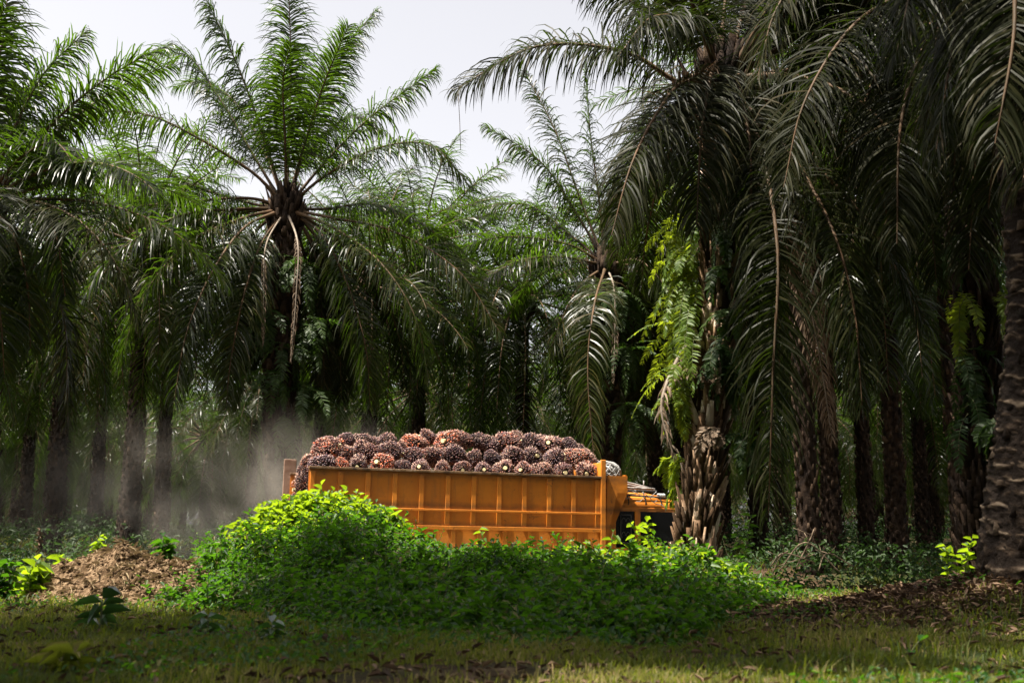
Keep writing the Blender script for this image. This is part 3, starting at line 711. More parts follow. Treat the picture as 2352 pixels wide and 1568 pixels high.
# chassis and running gear
g = G()
for s in (-1, 1): box(g, (.6, s*.38, .86), (6.2, .08, .2))
for x in (-2., -1, 0, 1, 2): box(g, (x, 0, .96), (.08, TW-.1, .1))
P_('chassis', g, M['black'])
g = G(); box(g, (.9, -.62, .72), (.7, .35, .34)); P_('fuel_tank', g, M['metal'], bev=.05)
def wheel(x, y, dual):
    gt = G(); n = 28; prof = [(.40, -.11), (.42, -.08), (.43, 0), (.42, .08), (.40, .11), (.24, .10), (.24, -.10)]
    for dy in ((0,) if not dual else (0, .24*(-1 if y > 0 else 1))):
        th = np.arange(n)/n*2*np.pi; v = np.array([[(r*math.cos(t), dy+w_, r*math.sin(t)) for t in th] for r, w_ in prof])
        k = len(prof); q = [(a*n+b, a*n+(b+1) % n, ((a+1) % k)*n+(b+1) % n, ((a+1) % k)*n+b) for a in range(k) for b in range(n)]
        gt.add(v, q=q)
    root_w = obj('wheel', gt.mesh('wheel', M['black']), root, loc=(x, y, .43))
    gr = G(); s = -1 if y < 0 else 1
    v = np.array([[(r*math.cos(t), s*w_, r*math.sin(t)) for t in np.arange(n)/n*2*np.pi] for r, w_ in ((.24, .09), (.22, .03), (.12, .02), (.08, .09), (.001, .09))])
    gr.add(v, q=[(a*n+b, a*n+(b+1) % n, (a+1)*n+(b+1) % n, (a+1)*n+b) for a in range(4) for b in range(n)])
    obj('rim', gr.mesh('rim', M['metal']), root_w)
for x, d in ((-1.15, True), (3.35, False)):
    for s in (-1, 1): wheel(x, s*.83, d)
# cab
CX0, CX1, CWd = TL/2+.13, TL/2+1.85, .86     # rear, front, half width
def prism(prof, y0, y1):
    g = G(); n = len(prof); v = [(x, y0, z) for x, z in prof]+[(x, y1, z) for x, z in prof]
    g.add(v, q=[(a, a+n, (a+1) % n+n, (a+1) % n) for a in range(n)], t=[(0, a, a+1) for a in range(1, n-1)]+[(n, n+a+1, n+a) for a in range(1, n-1)]); return g
cabroot = P_('cab', prism([(CX0, .75), (CX1+.12, .75), (CX1+.14, 1.35), (CX0, 1.35)], -CWd, CWd), M['orange'], bev=.04)
# roof: domed shell
g = G(); nx_, ny_ = 26, 22
us = np.linspace(0, 1, nx_); vv_ = np.linspace(-1, 1, ny_); UU, VV = np.meshgrid(us, vv_, indexing='ij')
hx = np.interp(UU, [0, .04, .12, .25, .6, .82, .93, 1], [.02, .13, .23, .275, .275, .22, .13, .0])
hy = (1-np.abs(VV)**3.2)**.55
Xr = CX0-.02+UU*(1.56)
g.add(np.stack([Xr, VV*(CWd+.02), 1.975+hx*hy], -1), q=[(a*ny_+b, (a+1)*ny_+b, (a+1)*ny_+b+1, a*ny_+b+1) for a in range(nx_-1) for b in range(ny_-1)])
roof = P_('roof', g, M['orange'], cabroot, True)
sd2 = roof.modifiers.new('thick', 'SOLIDIFY'); sd2.thickness = .02
g = G()
for s in (-1, 1): box(g, (CX0+.69, s*(CWd+.012), 1.965), (1.44, .035, .03))
P_('drip_rail', g, M['orange'], cabroot, bev=.008)
for s in (-1, 1):
    y = s*CWd
    g = prism([(CX0, 1.34), (CX0+.18, 1.34), (CX0+.18, 1.96), (CX0+.10, 1.96), (CX0, 1.8)], y-.03, y+.03); P_('rear_pillar', g, M['orange'], cabroot, bev=.008)
    g = prism([(CX0+.02, 1.2), (CX0+.05, 1.2), (CX0+.21, 1.97), (CX0+.18, 1.97)], y-.045*1, y+.045*1); P_('brace', g, M['orange'], cabroot, bev=.006)
    g = prism([(CX0+.52, 1.34), (CX0+.61, 1.34), (CX0+.61, 1.96), (CX0+.52, 1.96)], y-.032, y+.032); P_('pillar', g, M['orange'], cabroot, bev=.008)
    g = prism([(CX1+.02, 1.34), (CX1+.11, 1.34), (CX0+1.42, 1.96), (CX0+1.33, 1.96)], y-.03, y+.03); P_('pillar', g, M['orange'], cabroot, bev=.008)
    g = G(); box(g, (CX0+.75, y, 1.94), (1.1, .056, .045)); P_('window_header', g, M['orange'], cabroot)
    dr = prism([(CX0+.6, .85), (CX1+.05, .85), (CX1+.06, 1.36), (CX0+.6, 1.36)], y-.02+s*.02, y+.02+s*.02); d_ = P_('door', dr, M['orange'], cabroot, bev=.012)
    g = G(); box(g, (CX0+.72, y+s*.06, 1.22), (.14, .03, .03)); P_('handle', g, M['black'], d_)
    g = prism([(CX0+.18, 1.35), (CX0+.52, 1.35), (CX0+.52, 1.92), (CX0+.18, 1.92)], y-.004, y+.004); wq = P_('quarter_window', g, M['glass'], cabroot)
    # curled ironwork in the narrow rear window
    g = G(); xw = CX0+.36
    for dx in (-.09, .09): tube(g, [(xw+dx, y+s*.02, 1.42), (xw+dx, y+s*.02, 1.86)], .006, 5)
    for zz in (1.42, 1.86): tube(g, [(xw-.09, y+s*.02, zz), (xw+.09, y+s*.02, zz)], .006, 5)
    for sg in (-1, 1):
        for zc in (1.53, 1.75):
            a = np.linspace(0, 4.2, 22); tube(g, np.stack([xw+sg*(.05-.045*np.cos(a*.9)*(1-a/7)), np.full(22, y+s*.02), zc+.075*np.sin(a)*(1-a/7)], 1), .004, 4)
    P_('ironwork', g, M['grille'], wq, True)
    g = prism([(CX0+.61, 1.36), (CX1+.02, 1.36), (CX0+1.33, 1.92), (CX0+.61, 1.92)], y-.004, y+.004); P_('window', g, M['glass'], cabroot)
    g = G(); tube(g, [(CX1, y+s*.03, 1.8), (CX1+.12, y+s*.2, 1.82), (CX1+.12, y+s*.2, 1.5)], .012, 6); box(g, (CX1+.13, y+s*.2, 1.62), (.04, .17, .3)); P_('mirror', g, M['black'], cabroot, bev=.01)
    g = G(); box(g, (CX1+.15, s*.62, 1.0), (.05, .26, .16)); P_('headlight', g, M['lens'], cabroot, bev=.02)
g = G(); v = [(CX1+.10, -CWd+.05, 1.37), (CX1+.10, CWd-.05, 1.37), (CX0+1.40, CWd-.05, 1.94), (CX0+1.40, -CWd+.05, 1.94)]
g.add(np.array(v+[(a-.01, b, c) for a, b, c in v]), q=[(0, 1, 2, 3), (7, 6, 5, 4)]); P_('windscreen', g, M['glass'], cabroot)
g = G(); box(g, (CX0+.02, 0, 1.64), (.03, 2*CWd-.06, .60)); P_('rear_panel', g, M['orange'], cabroot)
g = G(); box(g, (CX1+.2, 0, .68), (.12, 1.75, .2)); P_('bumper', g, M['black'], bev=.03)
for s in (-1, 1):
    g = G(); box(g, (CX0+.55, s*.42, 1.22), (.5, .5, .14)); box(g, (CX0+.34, s*.42, 1.5), (.12, .5, .55)); P_('seat', g, M['seat'], cabroot, bev=.03)
g = G(); a = np.linspace(0, 2*np.pi, 25); tube(g, np.stack([CX0+1.15+.08*np.sin(a), .42+.2*np.cos(a), 1.45+.18*np.sin(a)], 1), .014, 6, caps=False); P_('steering_wheel', g, M['black'], cabroot, True)
# roof rack lashed over the cab roof
g = G()
for s in (-1, 1):
    yy = s*(CWd-.06)
    tube(g, [(CX0+.10, yy, 2.175), (CX0+.6, yy*1.02, 2.17), (CX0+1.2, yy, 2.14)], .015, 6)
    tube(g, [(CX0+.10, yy*.97, 2.255), (CX0+.95, yy*.97, 2.245)], .011, 6)
    for x in (.12, .42, .72, 1.0):
        tube(g, [(CX0+x, yy*1.06, 1.98), (CX0+x+.01, yy*1.05, 2.08), (CX0+x, yy, 2.17), (CX0+x-.01, yy*.97, 2.26 if x < 1 else 2.2)], .010, 6)
for x in (.12, .42, .72, .95): tube(g, [(CX0+x, -(CWd-.07), 2.26), (CX0+x, 0, 2.30), (CX0+x, CWd-.07, 2.26)], .010, 6)
P_('roof_rack', g, M['black'], smooth=True)
g = G(); rr_ = random.Random(4)
for k in range(7):
    x = CX0+.05+rr_.random()*.9; a = np.linspace(0, 1, 9)
    tube(g, np.stack([x+.12*np.sin(a*5+k)+.06*a, np.full(9, -(CWd+.035))-.01*np.sin(a*9), 2.24-.34*a*rr_.uniform(.3, 1)+.02*np.sin(a*14+k)], 1), .006, 5)
P_('lashing_rope', g, M['rope'], smooth=True)
g = G(); box(g, (CX0+1.05, -CWd+.12, 2.19), (.15, .07, .06)); P_('marker_lamp', g, M['lens'], cabroot, bev=.02)

bpy.context.view_layer.update()
MW = np.array(root.matrix_world)
def tw(x, y, z): return (MW@np.array((x, y, z, 1.)))[:3]

# poles lying on the cab roof
rp = random.Random(8)
plab = ['longest grey pole on the cab roof, lying on top of the others', 'thin pole sloping down across the pile on the cab roof', 'short pole with crosspiece sticking up on the cab roof', 'straight pole along the far side of the cab roof',
        'pole at the near edge of the bundle on the cab roof', 'pole resting low on the roof rack behind the guard plate', 'middle pole of the bundle on the cab roof']
for k, (xa, xb, ya, yb, za, zb) in enumerate(((.28, .98, -.30, -.42, 2.47, 2.33), (.30, 1.02, -.62, -.50, 2.37, 2.30), (.30, .72, -.1, .1, 2.43, 2.41), (.28, 1.0, .35, .2, 2.36, 2.33),
                                             (.26, .98, -.70, -.66, 2.31, 2.29), (.22, .90, -.55, -.72, 2.31, 2.29), (.28, 1.04, -.2, -.35, 2.30, 2.30))):
    g = G(); A = tw(CX0+xa, ya, za); B = tw(CX0+xb, yb, zb); n_ = 10
    L_ = A+(B-A)*np.linspace(0, 1, n_)[:, None]+np.array([[0, 0, rp.gauss(0, .004)] for _ in range(n_)])
    tube(g, L_, .017, 8)
    if k in (0, 2): tube(g, [L_[-2]+(0, 0, -.02), L_[-2]+(0, 0, .10)], .011, 6)
    tag(obj('pole', g.mesh('pole', M['pole'], offset=A), loc=A), plab[k], 'pole', 'poles lashed on the cab roof')
# bundled net behind the headboard
g = G(); rn = np.random.default_rng(3)
for k in range(60):
    a = np.linspace(0, rn.uniform(2, 5), 16); f1, f2, f3 = rn.uniform(1, 3, 3); p1, p2, p3 = rn.uniform(0, 6.28, 3)
    d = nz(np.stack([np.sin(a*f1+p1), np.cos(a*f2+p2), np.sin(a*f3+p3)], 1))*rn.uniform(.8, 1.0)
    d[:, 2] = np.where(d[:, 2] < -.6, -.6, d[:, 2])
    tube(g, d*np.array((.25, .50, .21)), .0085, 4)
nc = tw(TL/2+.27, -.45, 2.53)
tag(obj('rope_net', g.mesh('rope_net', M['rope']), loc=nc, rot=(0, 0, YAW)), 'tangled grey net bundled between the fruit and the cab roof', 'net')

# ------------------------------------------------------------------ fruit bunches
def ico(sub=0):
    import bmesh
    bm = bmesh.new(); bmesh.ops.create_icosphere(bm, subdivisions=sub+1, radius=1); v = np.array([p.co[:] for p in bm.verts]); f = np.array([[q.index for q in p.verts] for p in bm.faces]); bm.free(); return v, f
IV, IF = ico(0)
SV = np.array([(-1, -1, 0), (1, -1, 0), (0, 1.2, 0), (0, 0, 1)], float); SF = [(0, 1, 3), (1, 2, 3), (2, 0, 3)]
def bunch_mesh(seed, n=400, spiky=.5, off=0., lumpy=.1):
    """unit bunch, long axis x, cut stalk at +x"""
    rng = np.random.default_rng(seed); g = G()
    bv, bf = ico(2); bl = bv*np.array((.92, .74, .74)); bl = bl*.84; g.add(bl, t=bf, m=2, a=.1)
    k = np.arange(n)+.5; ph = np.arccos(1-2*k/n); th = k*2.39996
    d = np.stack([np.cos(ph), np.sin(ph)*np.cos(th), np.sin(ph)*np.sin(th)], 1)+rng.normal(0, .035, (n, 3)); d = nz(d)
    keep = d[:, 0] < .93; d = d[keep]; n = len(d)
    lump = 1+1.6*lumpy*np.sin(d[:, 1]*4+seed)*np.sin(d[:, 0]*3+seed*2)+lumpy*.8*np.sin(d[:, 2]*3+seed*3)+rng.normal(0, .03, n)
    p = d*np.array((.95, .77, .77))*lump[:, None]
    nn = nz(d/np.array((.95, .77, .77))+rng.normal(0, .18, (n, 3)))
    s1 = nz(np.cross(nn, (0.3, .2, 1.))); s2 = np.cross(nn, s1)
    r = rng.uniform(.050, .070, n)[:, None, None]
    v = p[:, None]+r*(IV[None, :, 0:1]*s1[:, None]+IV[None, :, 1:2]*s2[:, None]+IV[None, :, 2:3]*1.55*nn[:, None])
    f = (np.arange(n)[:, None, None]*len(IV)+IF[None]).reshape(-1, 3)
    g.add(v, t=f, m=0, a=np.repeat(rng.random(n)+off, len(IV)))
    ns_ = int(n*1.3); j = rng.integers(0, n, ns_); d2 = nz(nn[j]+rng.normal(0, .3, (ns_, 3))); p2 = p[j]+rng.normal(0, .03, (ns_, 3))
    s1 = nz(np.cross(d2, (.3, .2, 1.))); s2 = np.cross(d2, s1); ln = (rng.uniform(.08, .17, ns_)*(.6+spiky))[:, None, None]
    v = p2[:, None]+.020*(SV[None, :, 0:1]*s1[:, None]+SV[None, :, 1:2]*s2[:, None])+SV[None, :, 2:3]*ln*d2[:, None]
    g.add(v, t=(np.arange(ns_)[:, None, None]*4+np.array(SF)[None]).reshape(-1, 3), m=1, a=np.repeat(rng.random(ns_), 4))
    return g.mesh('fruit_cluster', [M['fruit'], M['spike'], M['bark']])
LOOKS = {'dark': (0, -.5, .25), 'purple': (1, -.45, .1), 'brown': (2, -.3, .7), 'brown2': (3, -.18, .5), 'brown3': (4, -.38, .6), 'tan': (5, -.1, 1.5), 'reddish': (6, .12, .6), 'red': (7, .6, .5), 'orange': (8, .22, 1.1), 'rusty': (9, .15, 1.3)}
BMD = {k: bunch_mesh(300+v[0], spiky=v[2], off=v[1], lumpy=.07+.012*v[0]) for k, v in LOOKS.items()}
g = G(); tube(g, [(.6, 0, 0), (.9, 0, 0), (1.06, .01, 0), (1.065, .01, 0)], [.2, .17, .19, .19], 12, m=0); STK = g.mesh('cut_stalk', M['cut'], smooth=False)
def c1(cx, cy): return (680+cx/2.26)*.9408, (1020+cy/2.26)*.9408
ordn = ['first', 'second', 'third', 'fourth', 'fifth', 'sixth', 'seventh', 'eighth', 'ninth', 'tenth', 'eleventh', 'twelfth', 'thirteenth', 'fourteenth', 'fifteenth', 'sixteenth', 'seventeenth']
# (x, y, width, stalk shows, look)
rows = [('row along the orange side', .26, [(240, 262, 165, 0, 'long dark purple'), (335, 264, 92, 0, 'reddish'), (440, 265, 105, 1, 'brown'), (568, 258, 120, 1, 'red orange'), (680, 275, 95, 0, 'dark'), (790, 280, 100, 1, 'brown'),
         (905, 282, 105, 0, 'brown'), (1015, 285, 95, 1, 'brown'), (1130, 292, 95, 1, 'dark brown'), (1240, 290, 115, 1, 'brown'), (1355, 292, 98, 1, 'brown'), (1455, 298, 108, 0, 'orange brown'), (1575, 302, 108, 1, 'dark brown'), (1700, 302, 108, 1, 'orange brown')]),
        ('middle row of the load', .50, [(270, 178, 150, 0, 'reddish'), (372, 200, 115, 0, 'brown'), (480, 190, 140, 0, 'brown'), (622, 188, 130, 0, 'brown'), (752, 218, 108, 0, 'dark'), (850, 212, 112, 0, 'brown'), (965, 203, 140, 0, 'brown'),
         (1078, 222, 104, 0, 'brown'), (1178, 226, 104, 0, 'dark'), (1285, 212, 122, 0, 'brown'), (1395, 216, 112, 0, 'brown'), (1520, 222, 122, 0, 'brown'), (1640, 232, 112, 0, 'orange brown'), (1712, 222, 80, 0, 'rusty')]),
        ('upper row of the load', .85, [(262, 142, 95, 0, 'brown'), (370, 124, 100, 0, 'dark purple'), (465, 138, 130, 0, 'brown'), (600, 142, 112, 0, 'brown'), (762, 148, 140, 0, 'reddish brown'), (935, 132, 130, 1, 'bright red'), (1030, 125, 95, 0, 'brown'),
         (1100, 128, 95, 0, 'brown'), (1170, 150, 124, 0, 'brown'), (1262, 134, 140, 0, 'brown'), (1390, 142, 112, 0, 'brown'), (1500, 150, 112, 1, 'orange brown'), (1590, 162, 112, 0, 'dark brown')]),
        ('far top edge of the heap', 1.2, [(820, 108, 92, 0, 'brown'), (905, 122, 90, 0, 'brown'), (1000, 112, 90, 0, 'brown'), (1300, 112, 84, 0, 'tan'), (1440, 128, 84, 0, 'brown'), (700, 150, 90, 0, 'brown'), (530, 145, 90, 0, 'brown'), (1650, 190, 90, 0, 'brown')]),
        ('spilling out at the truck\'s tail', .5, [(165, 245, 90, 0, 'tan'), (150, 300, 95, 0, 'brown'), (140, 345, 95, 0, 'tan'), (130, 395, 100, 0, 'reddish'), (120, 440, 95, 0, 'brown')])]
rb = np.random.default_rng(77); cnt = 0
def put_bunch(p, r, stalk, lab, elong):
    global cnt
    o = obj('palm_fruit_bunch', None, loc=p); tag(o, lab, 'fruit bunch', 'palm fruit bunches heaped on the truck')
    if stalk: rot = (rb.uniform(0, 6.28), rb.normal(0, .12), -math.pi/2+rb.normal(-.05, .25))
    else: rot = (rb.uniform(0, 6.28), rb.normal(0, .35), rb.choice([0, math.pi, math.pi/2])+rb.normal(0, .35) if not elong else YAW+rb.normal(0, .15))
    o.rotation_euler = rot
    lk = 'red' if 'red orange' in lab or 'bright red' in lab else 'reddish' if 'reddish' in lab else 'orange' if 'orange brown' in lab else 'rusty' if 'rusty' in lab else 'tan' if lab.startswith('tan') else 'purple' if 'purple' in lab else 'dark' if lab.startswith('dark') else ('brown', 'brown2', 'brown3')[cnt % 3]
    b = obj('fruit_cluster', BMD[lk], o); b.scale = (r*1.08, r*1.08, r*1.08) if not elong else (r*1.12, r*.95, r*.95)
    s = obj('cut_stalk', STK, o); s.scale = (r, r, r)
    if not elong and not stalk: b.scale = (r*rb.uniform(1.0, 1.3), r*rb.uniform(1.0, 1.3), r*rb.uniform(1.0, 1.3))
    if stalk: b.scale = (r*.96, r*1.24, r*1.24)
    cnt += 1
for rname, off, lst in rows:
    srt = sorted(range(len(lst)), key=lambda i: lst[i][0])
    for rank, i in enumerate(srt):
        cx, cy, wd_, st, look = lst[i]
        px, py = c1(cx, cy)
        # depth of the near side at this column, plus the offset into the bed
        u = (px-1176)/FP; A = nl[:2]+RN*off/1.0; t = (u*A[1]-A[0])/(RD[0]-u*RD[1]); Y = A[1]+t*RD[1]
        p = at(px, py, Y); r = wd_/2.26*.9408/2/(FP/Y)
        if rname.startswith('spill'): lab = '%s fruit bunch spilling out at the truck\'s tail, %s from the top' % (look, ordn[rank] if 0 else ordn[[x for x in sorted(range(len(lst)), key=lambda i: lst[i][1])].index(i)])
        else: lab = '%s fruit bunch, %s from the left in the %s' % (look, ordn[rank], rname)
        put_bunch(p, r, st, lab, wd_ > 128 and not st)
for k in range(17):     # the rest of the heap, in the bed
    x = -TL/2+.25+k*(TL-.5)/16; y = rb.uniform(-.2, .75); z = 2.35+rb.uniform(0, .24)-.2*abs(x)/2.3
    put_bunch(tw(x, y, z), .19, 0, 'brown fruit bunch buried inside the heap, %s from the tail' % ordn[k], False)

# ------------------------------------------------------------------ leaves
def leaves(pos, nrm, size, rng, up=None, asp=.42, droop=.25, tint=None, fold=.18):
    """pointed oval leaves lying across nrm; two folded halves each"""
    n = len(pos); ax = rng.normal(0, 1, (n, 3)) if up is None else up
    ax = nz(ax-nrm*np.sum(ax*nrm, -1, keepdims=True)); lt = np.cross(nrm, ax); L = size[:, None]
    dz = np.array((0, 0, -1.))
    P = [pos, pos+ax*L*.3+lt*L*asp*.5+nrm*L*fold, pos+ax*L*.68+lt*L*asp*.38+nrm*L*fold*.7+dz*L*droop*.4,
         pos+ax*L+dz*L*droop, pos+ax*L*.68-lt*L*asp*.38+nrm*L*fold*.7+dz*L*droop*.4, pos+ax*L*.3-lt*L*asp*.5+nrm*L*fold]
    v = np.stack(P, 1); b = np.arange(n)[:, None, None]*6
    q = b+np.array([[0, 1, 2, 3], [0, 3, 4, 5]])[None]
    a = rng.random(n) if tint is None else tint
    return v, q, np.repeat(a, 6)

RB = np.random.default_rng(33)
PX = np.array((380, 470, 560, 640, 700, 760, 860, 920, 1000, 1100, 1300, 1400, 1500, 1600, 1700, 1760, 1850))
PY = np.array((1350, 1300, 1262, 1230, 1200, 1195, 1215, 1245, 1272, 1292, 1300, 1304, 1302, 1296, 1312, 1352, 1420))
YBU = 13.4
PXw = np.array([at(a, b, YBU)[0] for a, b in zip(PX, PY)]); PZw = np.array([at(a, b, YBU)[2] for a, b in zip(PX, PY)])
def bush_top(x, y):
    g0 = gz(x, y); top = np.interp(x*YBU/np.clip(y, 8, 30), PXw, PZw, left=.8, right=.8)
    front = np.interp(x, [-4.6, -3.6, -2.5, -1.2, 0, 1.2, 2.2, 3.2], [12.9, 12.1, 10.9, 8.6, 7.4, 7.9, 10.8, 12.8])
    s = np.clip((y-front)/(13.2-front), 0, 1)**.75*(1-.85*sm(14.2, 15.6, y))
    lum = fbm(x*1.3+3, y*1.3)*.95+fbm(x*4, y*4)*.6
    return g0+np.maximum(top-g0, .02)*s+lum*sm(0, .4, s)*.8-.02, s
N = 95000
x = RB.uniform(-4.6, 3.7, N); y = RB.uniform(6.0, 15.4, N)
zt, s = bush_top(x, y); g0 = gz(x, y)
kp = (s > .0) & (RB.random(N) < np.clip(.35+s*1.2, 0, 1)); x, y, zt, g0, s = x[kp], y[kp], zt[kp], g0[kp], s[kp]; N = len(x)
z = zt-(RB.random(N)**1.8)*np.maximum(zt-g0, .05)*.75+RB.random(N)*.03
pos = np.stack([x, y, z], 1); nm = nz(np.stack([RB.normal(0, .55, N), RB.normal(-.25, .55, N), np.ones(N)], 1))
g = G(); v, q, a = leaves(pos, nm, RB.uniform(.045, .105, N), RB); g.add(v, q=q, a=a)
n_ = 5200; xx = RB.normal(2.0, .55, n_); yy = RB.normal(13.3, .45, n_); zz, s_ = bush_top(xx, yy)
v, q, a = leaves(np.stack([xx, yy, zz+RB.uniform(-.12, .10, n_)], 1), nz(np.stack([RB.normal(0, .5, n_), RB.normal(-.3, .5, n_), np.ones(n_)], 1)), RB.uniform(.06, .13, n_), RB, asp=.5); gv = G(); gv.add(v, q=q, a=a)
# upright sprays that break the outline
def spray(g, base, h, rng, nl=9, ls=.09, lean=.25, stemr=.004, wh=False):
    dirv = nz(np.array((rng.normal(0, lean), rng.normal(0, lean), 1.))); P = base+dirv*np.linspace(0, 1, 6)[:, None]*h+np.array((rng.normal(0, .05), rng.normal(0, .05), 0))*(np.linspace(0, 1, 6)**2)[:, None]
    tube(g, P, np.linspace(stemr, stemr*.4, 6), 4, m=1, caps=False)
    t = np.linspace(.25, 1, nl); az = np.arange(nl)*2.4+rng.uniform(0, 6)
    p = np.stack([np.interp(t, np.linspace(0, 1, 6), P[:, k]) for k in range(3)], 1)
    el = rng.normal(.15, .25, nl)+.5*t
    up = np.stack([np.cos(el)*np.cos(az), np.cos(el)*np.sin(az), np.sin(el)], 1)
    nrm = nz(np.cross(up, np.stack([-np.sin(az), np.cos(az), 0*az], 1))*-1+rng.normal(0, .15, (nl, 3)))
    nrm = np.where(nrm[:, 2:3] < 0, -nrm, nrm)
    v, q, a = leaves(p, nrm, ls*rng.uniform(.7, 1.2, nl)*(1-.3*t), rng, up=up, asp=.48); g.add(v, q=q, a=a)
for k in range(110):
    x_ = RB.uniform(-3.8, 3.2); y_ = RB.uniform(8.5, 13.2); zz, s_ = bush_top(x_, y_)
    if s_ > .15: spray(g, np.array((x_, y_, float(zz)-.15)), RB.uniform(.25, .5), RB, nl=14, ls=RB.uniform(.09, .17), lean=.45, stemr=.006)
for k in range(2600):
    x_ = RB.uniform(-4.2, 3.3); y_ = RB.uniform(7.2, 14.8); zz, s_ = bush_top(x_, y_)
    if s_ < .08: continue
    spray(g, np.array((x_, y_, float(zz)-.12)), RB.uniform(.12, .36), RB, ls=RB.choice((.05, .07, .10, .14)))
tag(obj('undergrowth', g.mesh('undergrowth', [M['bush'], M['stem']])), 'thick green leafy undergrowth in front of the truck', 'undergrowth', kind='stuff')

for k in range(90):
    x_ = RB.normal(2.0, .5); y_ = RB.normal(13.3, .35); zz, s_ = bush_top(x_, y_); spray(gv, np.array((x_, y_, float(zz)-.05)), RB.uniform(.10, .26), RB, ls=.12)
b_ = np.array((2., 13.3, float(gz(2., 13.3)))); rt = obj('sunlit_bush_top', None, loc=b_); tag(rt, 'yellow green bush top, painted as sunlit, at the foot of the thick near trunk', 'sunlit_bush_top')  # bush leaves in a brighter colour that stands in for sun, no separate plant
obj('foliage', gv.mesh('foliage', [M['shrub'], M['stem']], offset=b_), rt)
# the bright shrub in front of the truck's tail
g = G(); lo = at(740, 1230, 14.1); N = 7000
th = RB.uniform(0, 6.28, N); ph = np.arccos(RB.uniform(-.1, 1, N)); rr = RB.uniform(.55, 1., N)**.5
d = np.stack([np.sin(ph)*np.cos(th)*1.25, np.sin(ph)*np.sin(th)*.8, np.cos(ph)*.80*(1+.18*np.cos(ph)**4)], 1)
lump = 1+.35*fbm(th*2, ph*3); sc0 = np.array((lo[0], lo[1], 1.10)); P0 = sc0+d*(rr*lump)[:, None]
nm = nz(d*.5+np.array((0, 0, 1.))+RB.normal(0, .4, (N, 3)))
v, q, a = leaves(P0, nm, RB.uniform(.07, .16, N), RB, asp=.5); g.add(v, q=q, a=a)
for k in range(170):
    t_ = RB.uniform(0, 6.28); p_ = math.acos(RB.uniform(.15, 1)); d_ = np.array((math.sin(p_)*math.cos(t_)*1.25, math.sin(p_)*math.sin(t_)*.8, math.cos(p_)*.82))
    spray(g, sc0+d_*.88, RB.uniform(.12, .28), RB, nl=9, ls=RB.uniform(.12, .19), lean=.3)
base = np.array((lo[0], lo[1], float(gz(lo[0], lo[1]))-.05)); rt = obj('shrub', None, loc=base)
tag(rt, 'bushy yellow green shrub in front of the truck\'s tail', 'shrub')
obj('foliage', g.mesh('foliage', [M['shrub'], M['stem']], offset=base), rt)
g = G()
for k in range(14):
    e = sc0+np.array((RB.normal(0, .5), RB.normal(0, .3), RB.uniform(.1, .5))); tube(g, crom([base, (base+e)/2+RB.normal(0, .08, 3), e], 8), np.linspace(.022, .006, 8), 5, m=0)
obj('stem', g.mesh('stem', M['stem'], offset=base), rt)

def plant(name, label, cat, px, py, Y, h, nl, ls, mat, asp=.45, lean=.1, group=None, zb=None, stems=1, stemr=.008):
    p = at(px, py, Y); b = np.array((p[0], p[1], float(gz(p[0], p[1]))-.02 if zb is None else zb)); top = p[2]
    rt = obj(name, None, loc=b); tag(rt, label, cat, group); gl = G(); gs = G()
    for k in range(stems):
        b2 = b+np.array((RB.normal(0, .05), RB.normal(0, .05), 0)) if k else b
        H = (top-b[2])*(1 if k == 0 else RB.uniform(.6, .95)); lx, ly = RB.normal(0, lean, 2)
        P = b2+np.stack([lx*np.linspace(0, 1, 8)**2*H, ly*np.linspace(0, 1, 8)**2*H, np.linspace(0, H, 8)], 1)
        tube(gs, P, np.linspace(stemr, stemr*.4, 8), 5)
        t = np.linspace(max(.1, 1-h/max(H, .01)), 1, nl); az = np.arange(nl)*2.4+RB.uniform(0, 6)
        c = np.stack([np.interp(t, np.linspace(0, 1, 8), P[:, k2]) for k2 in range(3)], 1)
        el = RB.normal(.35, .2, nl); up = np.stack([np.cos(el)*np.cos(az), np.cos(el)*np.sin(az), np.sin(el)], 1)
        nrm = np.cross(up, np.stack([-np.sin(az), np.cos(az), 0*az], 1)); nrm = np.where(nrm[:, 2:3] < 0, -nrm, nrm); nrm = nz(nrm+RB.normal(0, .15, (nl, 3)))
        v, q, a = leaves(c, nrm, ls*RB.uniform(.7, 1.15, nl), RB, up=up, asp=asp, droop=.35); gl.add(v, q=q, a=a)
    obj('leaves', gl.mesh('leaves', M[mat], offset=b), rt); obj('stem', gs.mesh('stem', M['stem'], offset=b), rt); return rt
plant('sapling', 'tall leafy shoot standing above the shrub against the orange side', 'plant', 755, 1115, 14.1, .45, 9, .16, 'shrub', .5)
plant('sapling', 'upright shoot poking up at the front corner of the truck bed', 'plant', 1388, 1222, 13.8, .35, 9, .17, 'shrub', .4)
plant('sapling', 'light green sapling in front of the cab window beside the thick trunk', 'plant', 1492, 1195, 14.6, .5, 22, .15, 'shrub', .42, stems=2)
plant('sapling', 'pale leafy sprout above the bush below the third rib', 'plant', 930, 1180, 13.9, .35, 12, .13, 'shrub', .4)
plant('sapling', 'small leafy sprout above the middle of the bush', 'plant', 1135, 1215, 13.7, .3, 9, .12, 'shrub', .4)
plant('broadleaf_plant', 'dark green broadleaf plant drooping in the grass below the dirt mound', 'plant', 235, 1375, 8.2, .35, 12, .25, 'broad', .17, lean=.1, stemr=.012)
plant('weed', 'low round leafed weed on the left of the front grass', 'plant', 480, 1412, 8.2, .3, 10, .14, 'broad', .6)
plant('weed', 'leafy weed with dark stem at the left foot of the bush', 'plant', 625, 1430, 7.8, .3, 14, .13, 'broad', .5)
plant('weed', 'pointed weed at the bottom edge left', 'plant', 165, 1500, 6.0, .25, 8, .18, 'grass', .2, stems=3)
plant('weed', 'yellow green leafy weed at far left beside the mound', 'plant', 70, 1285, 12.5, .45, 16, .20, 'shrub', .5, stems=5)
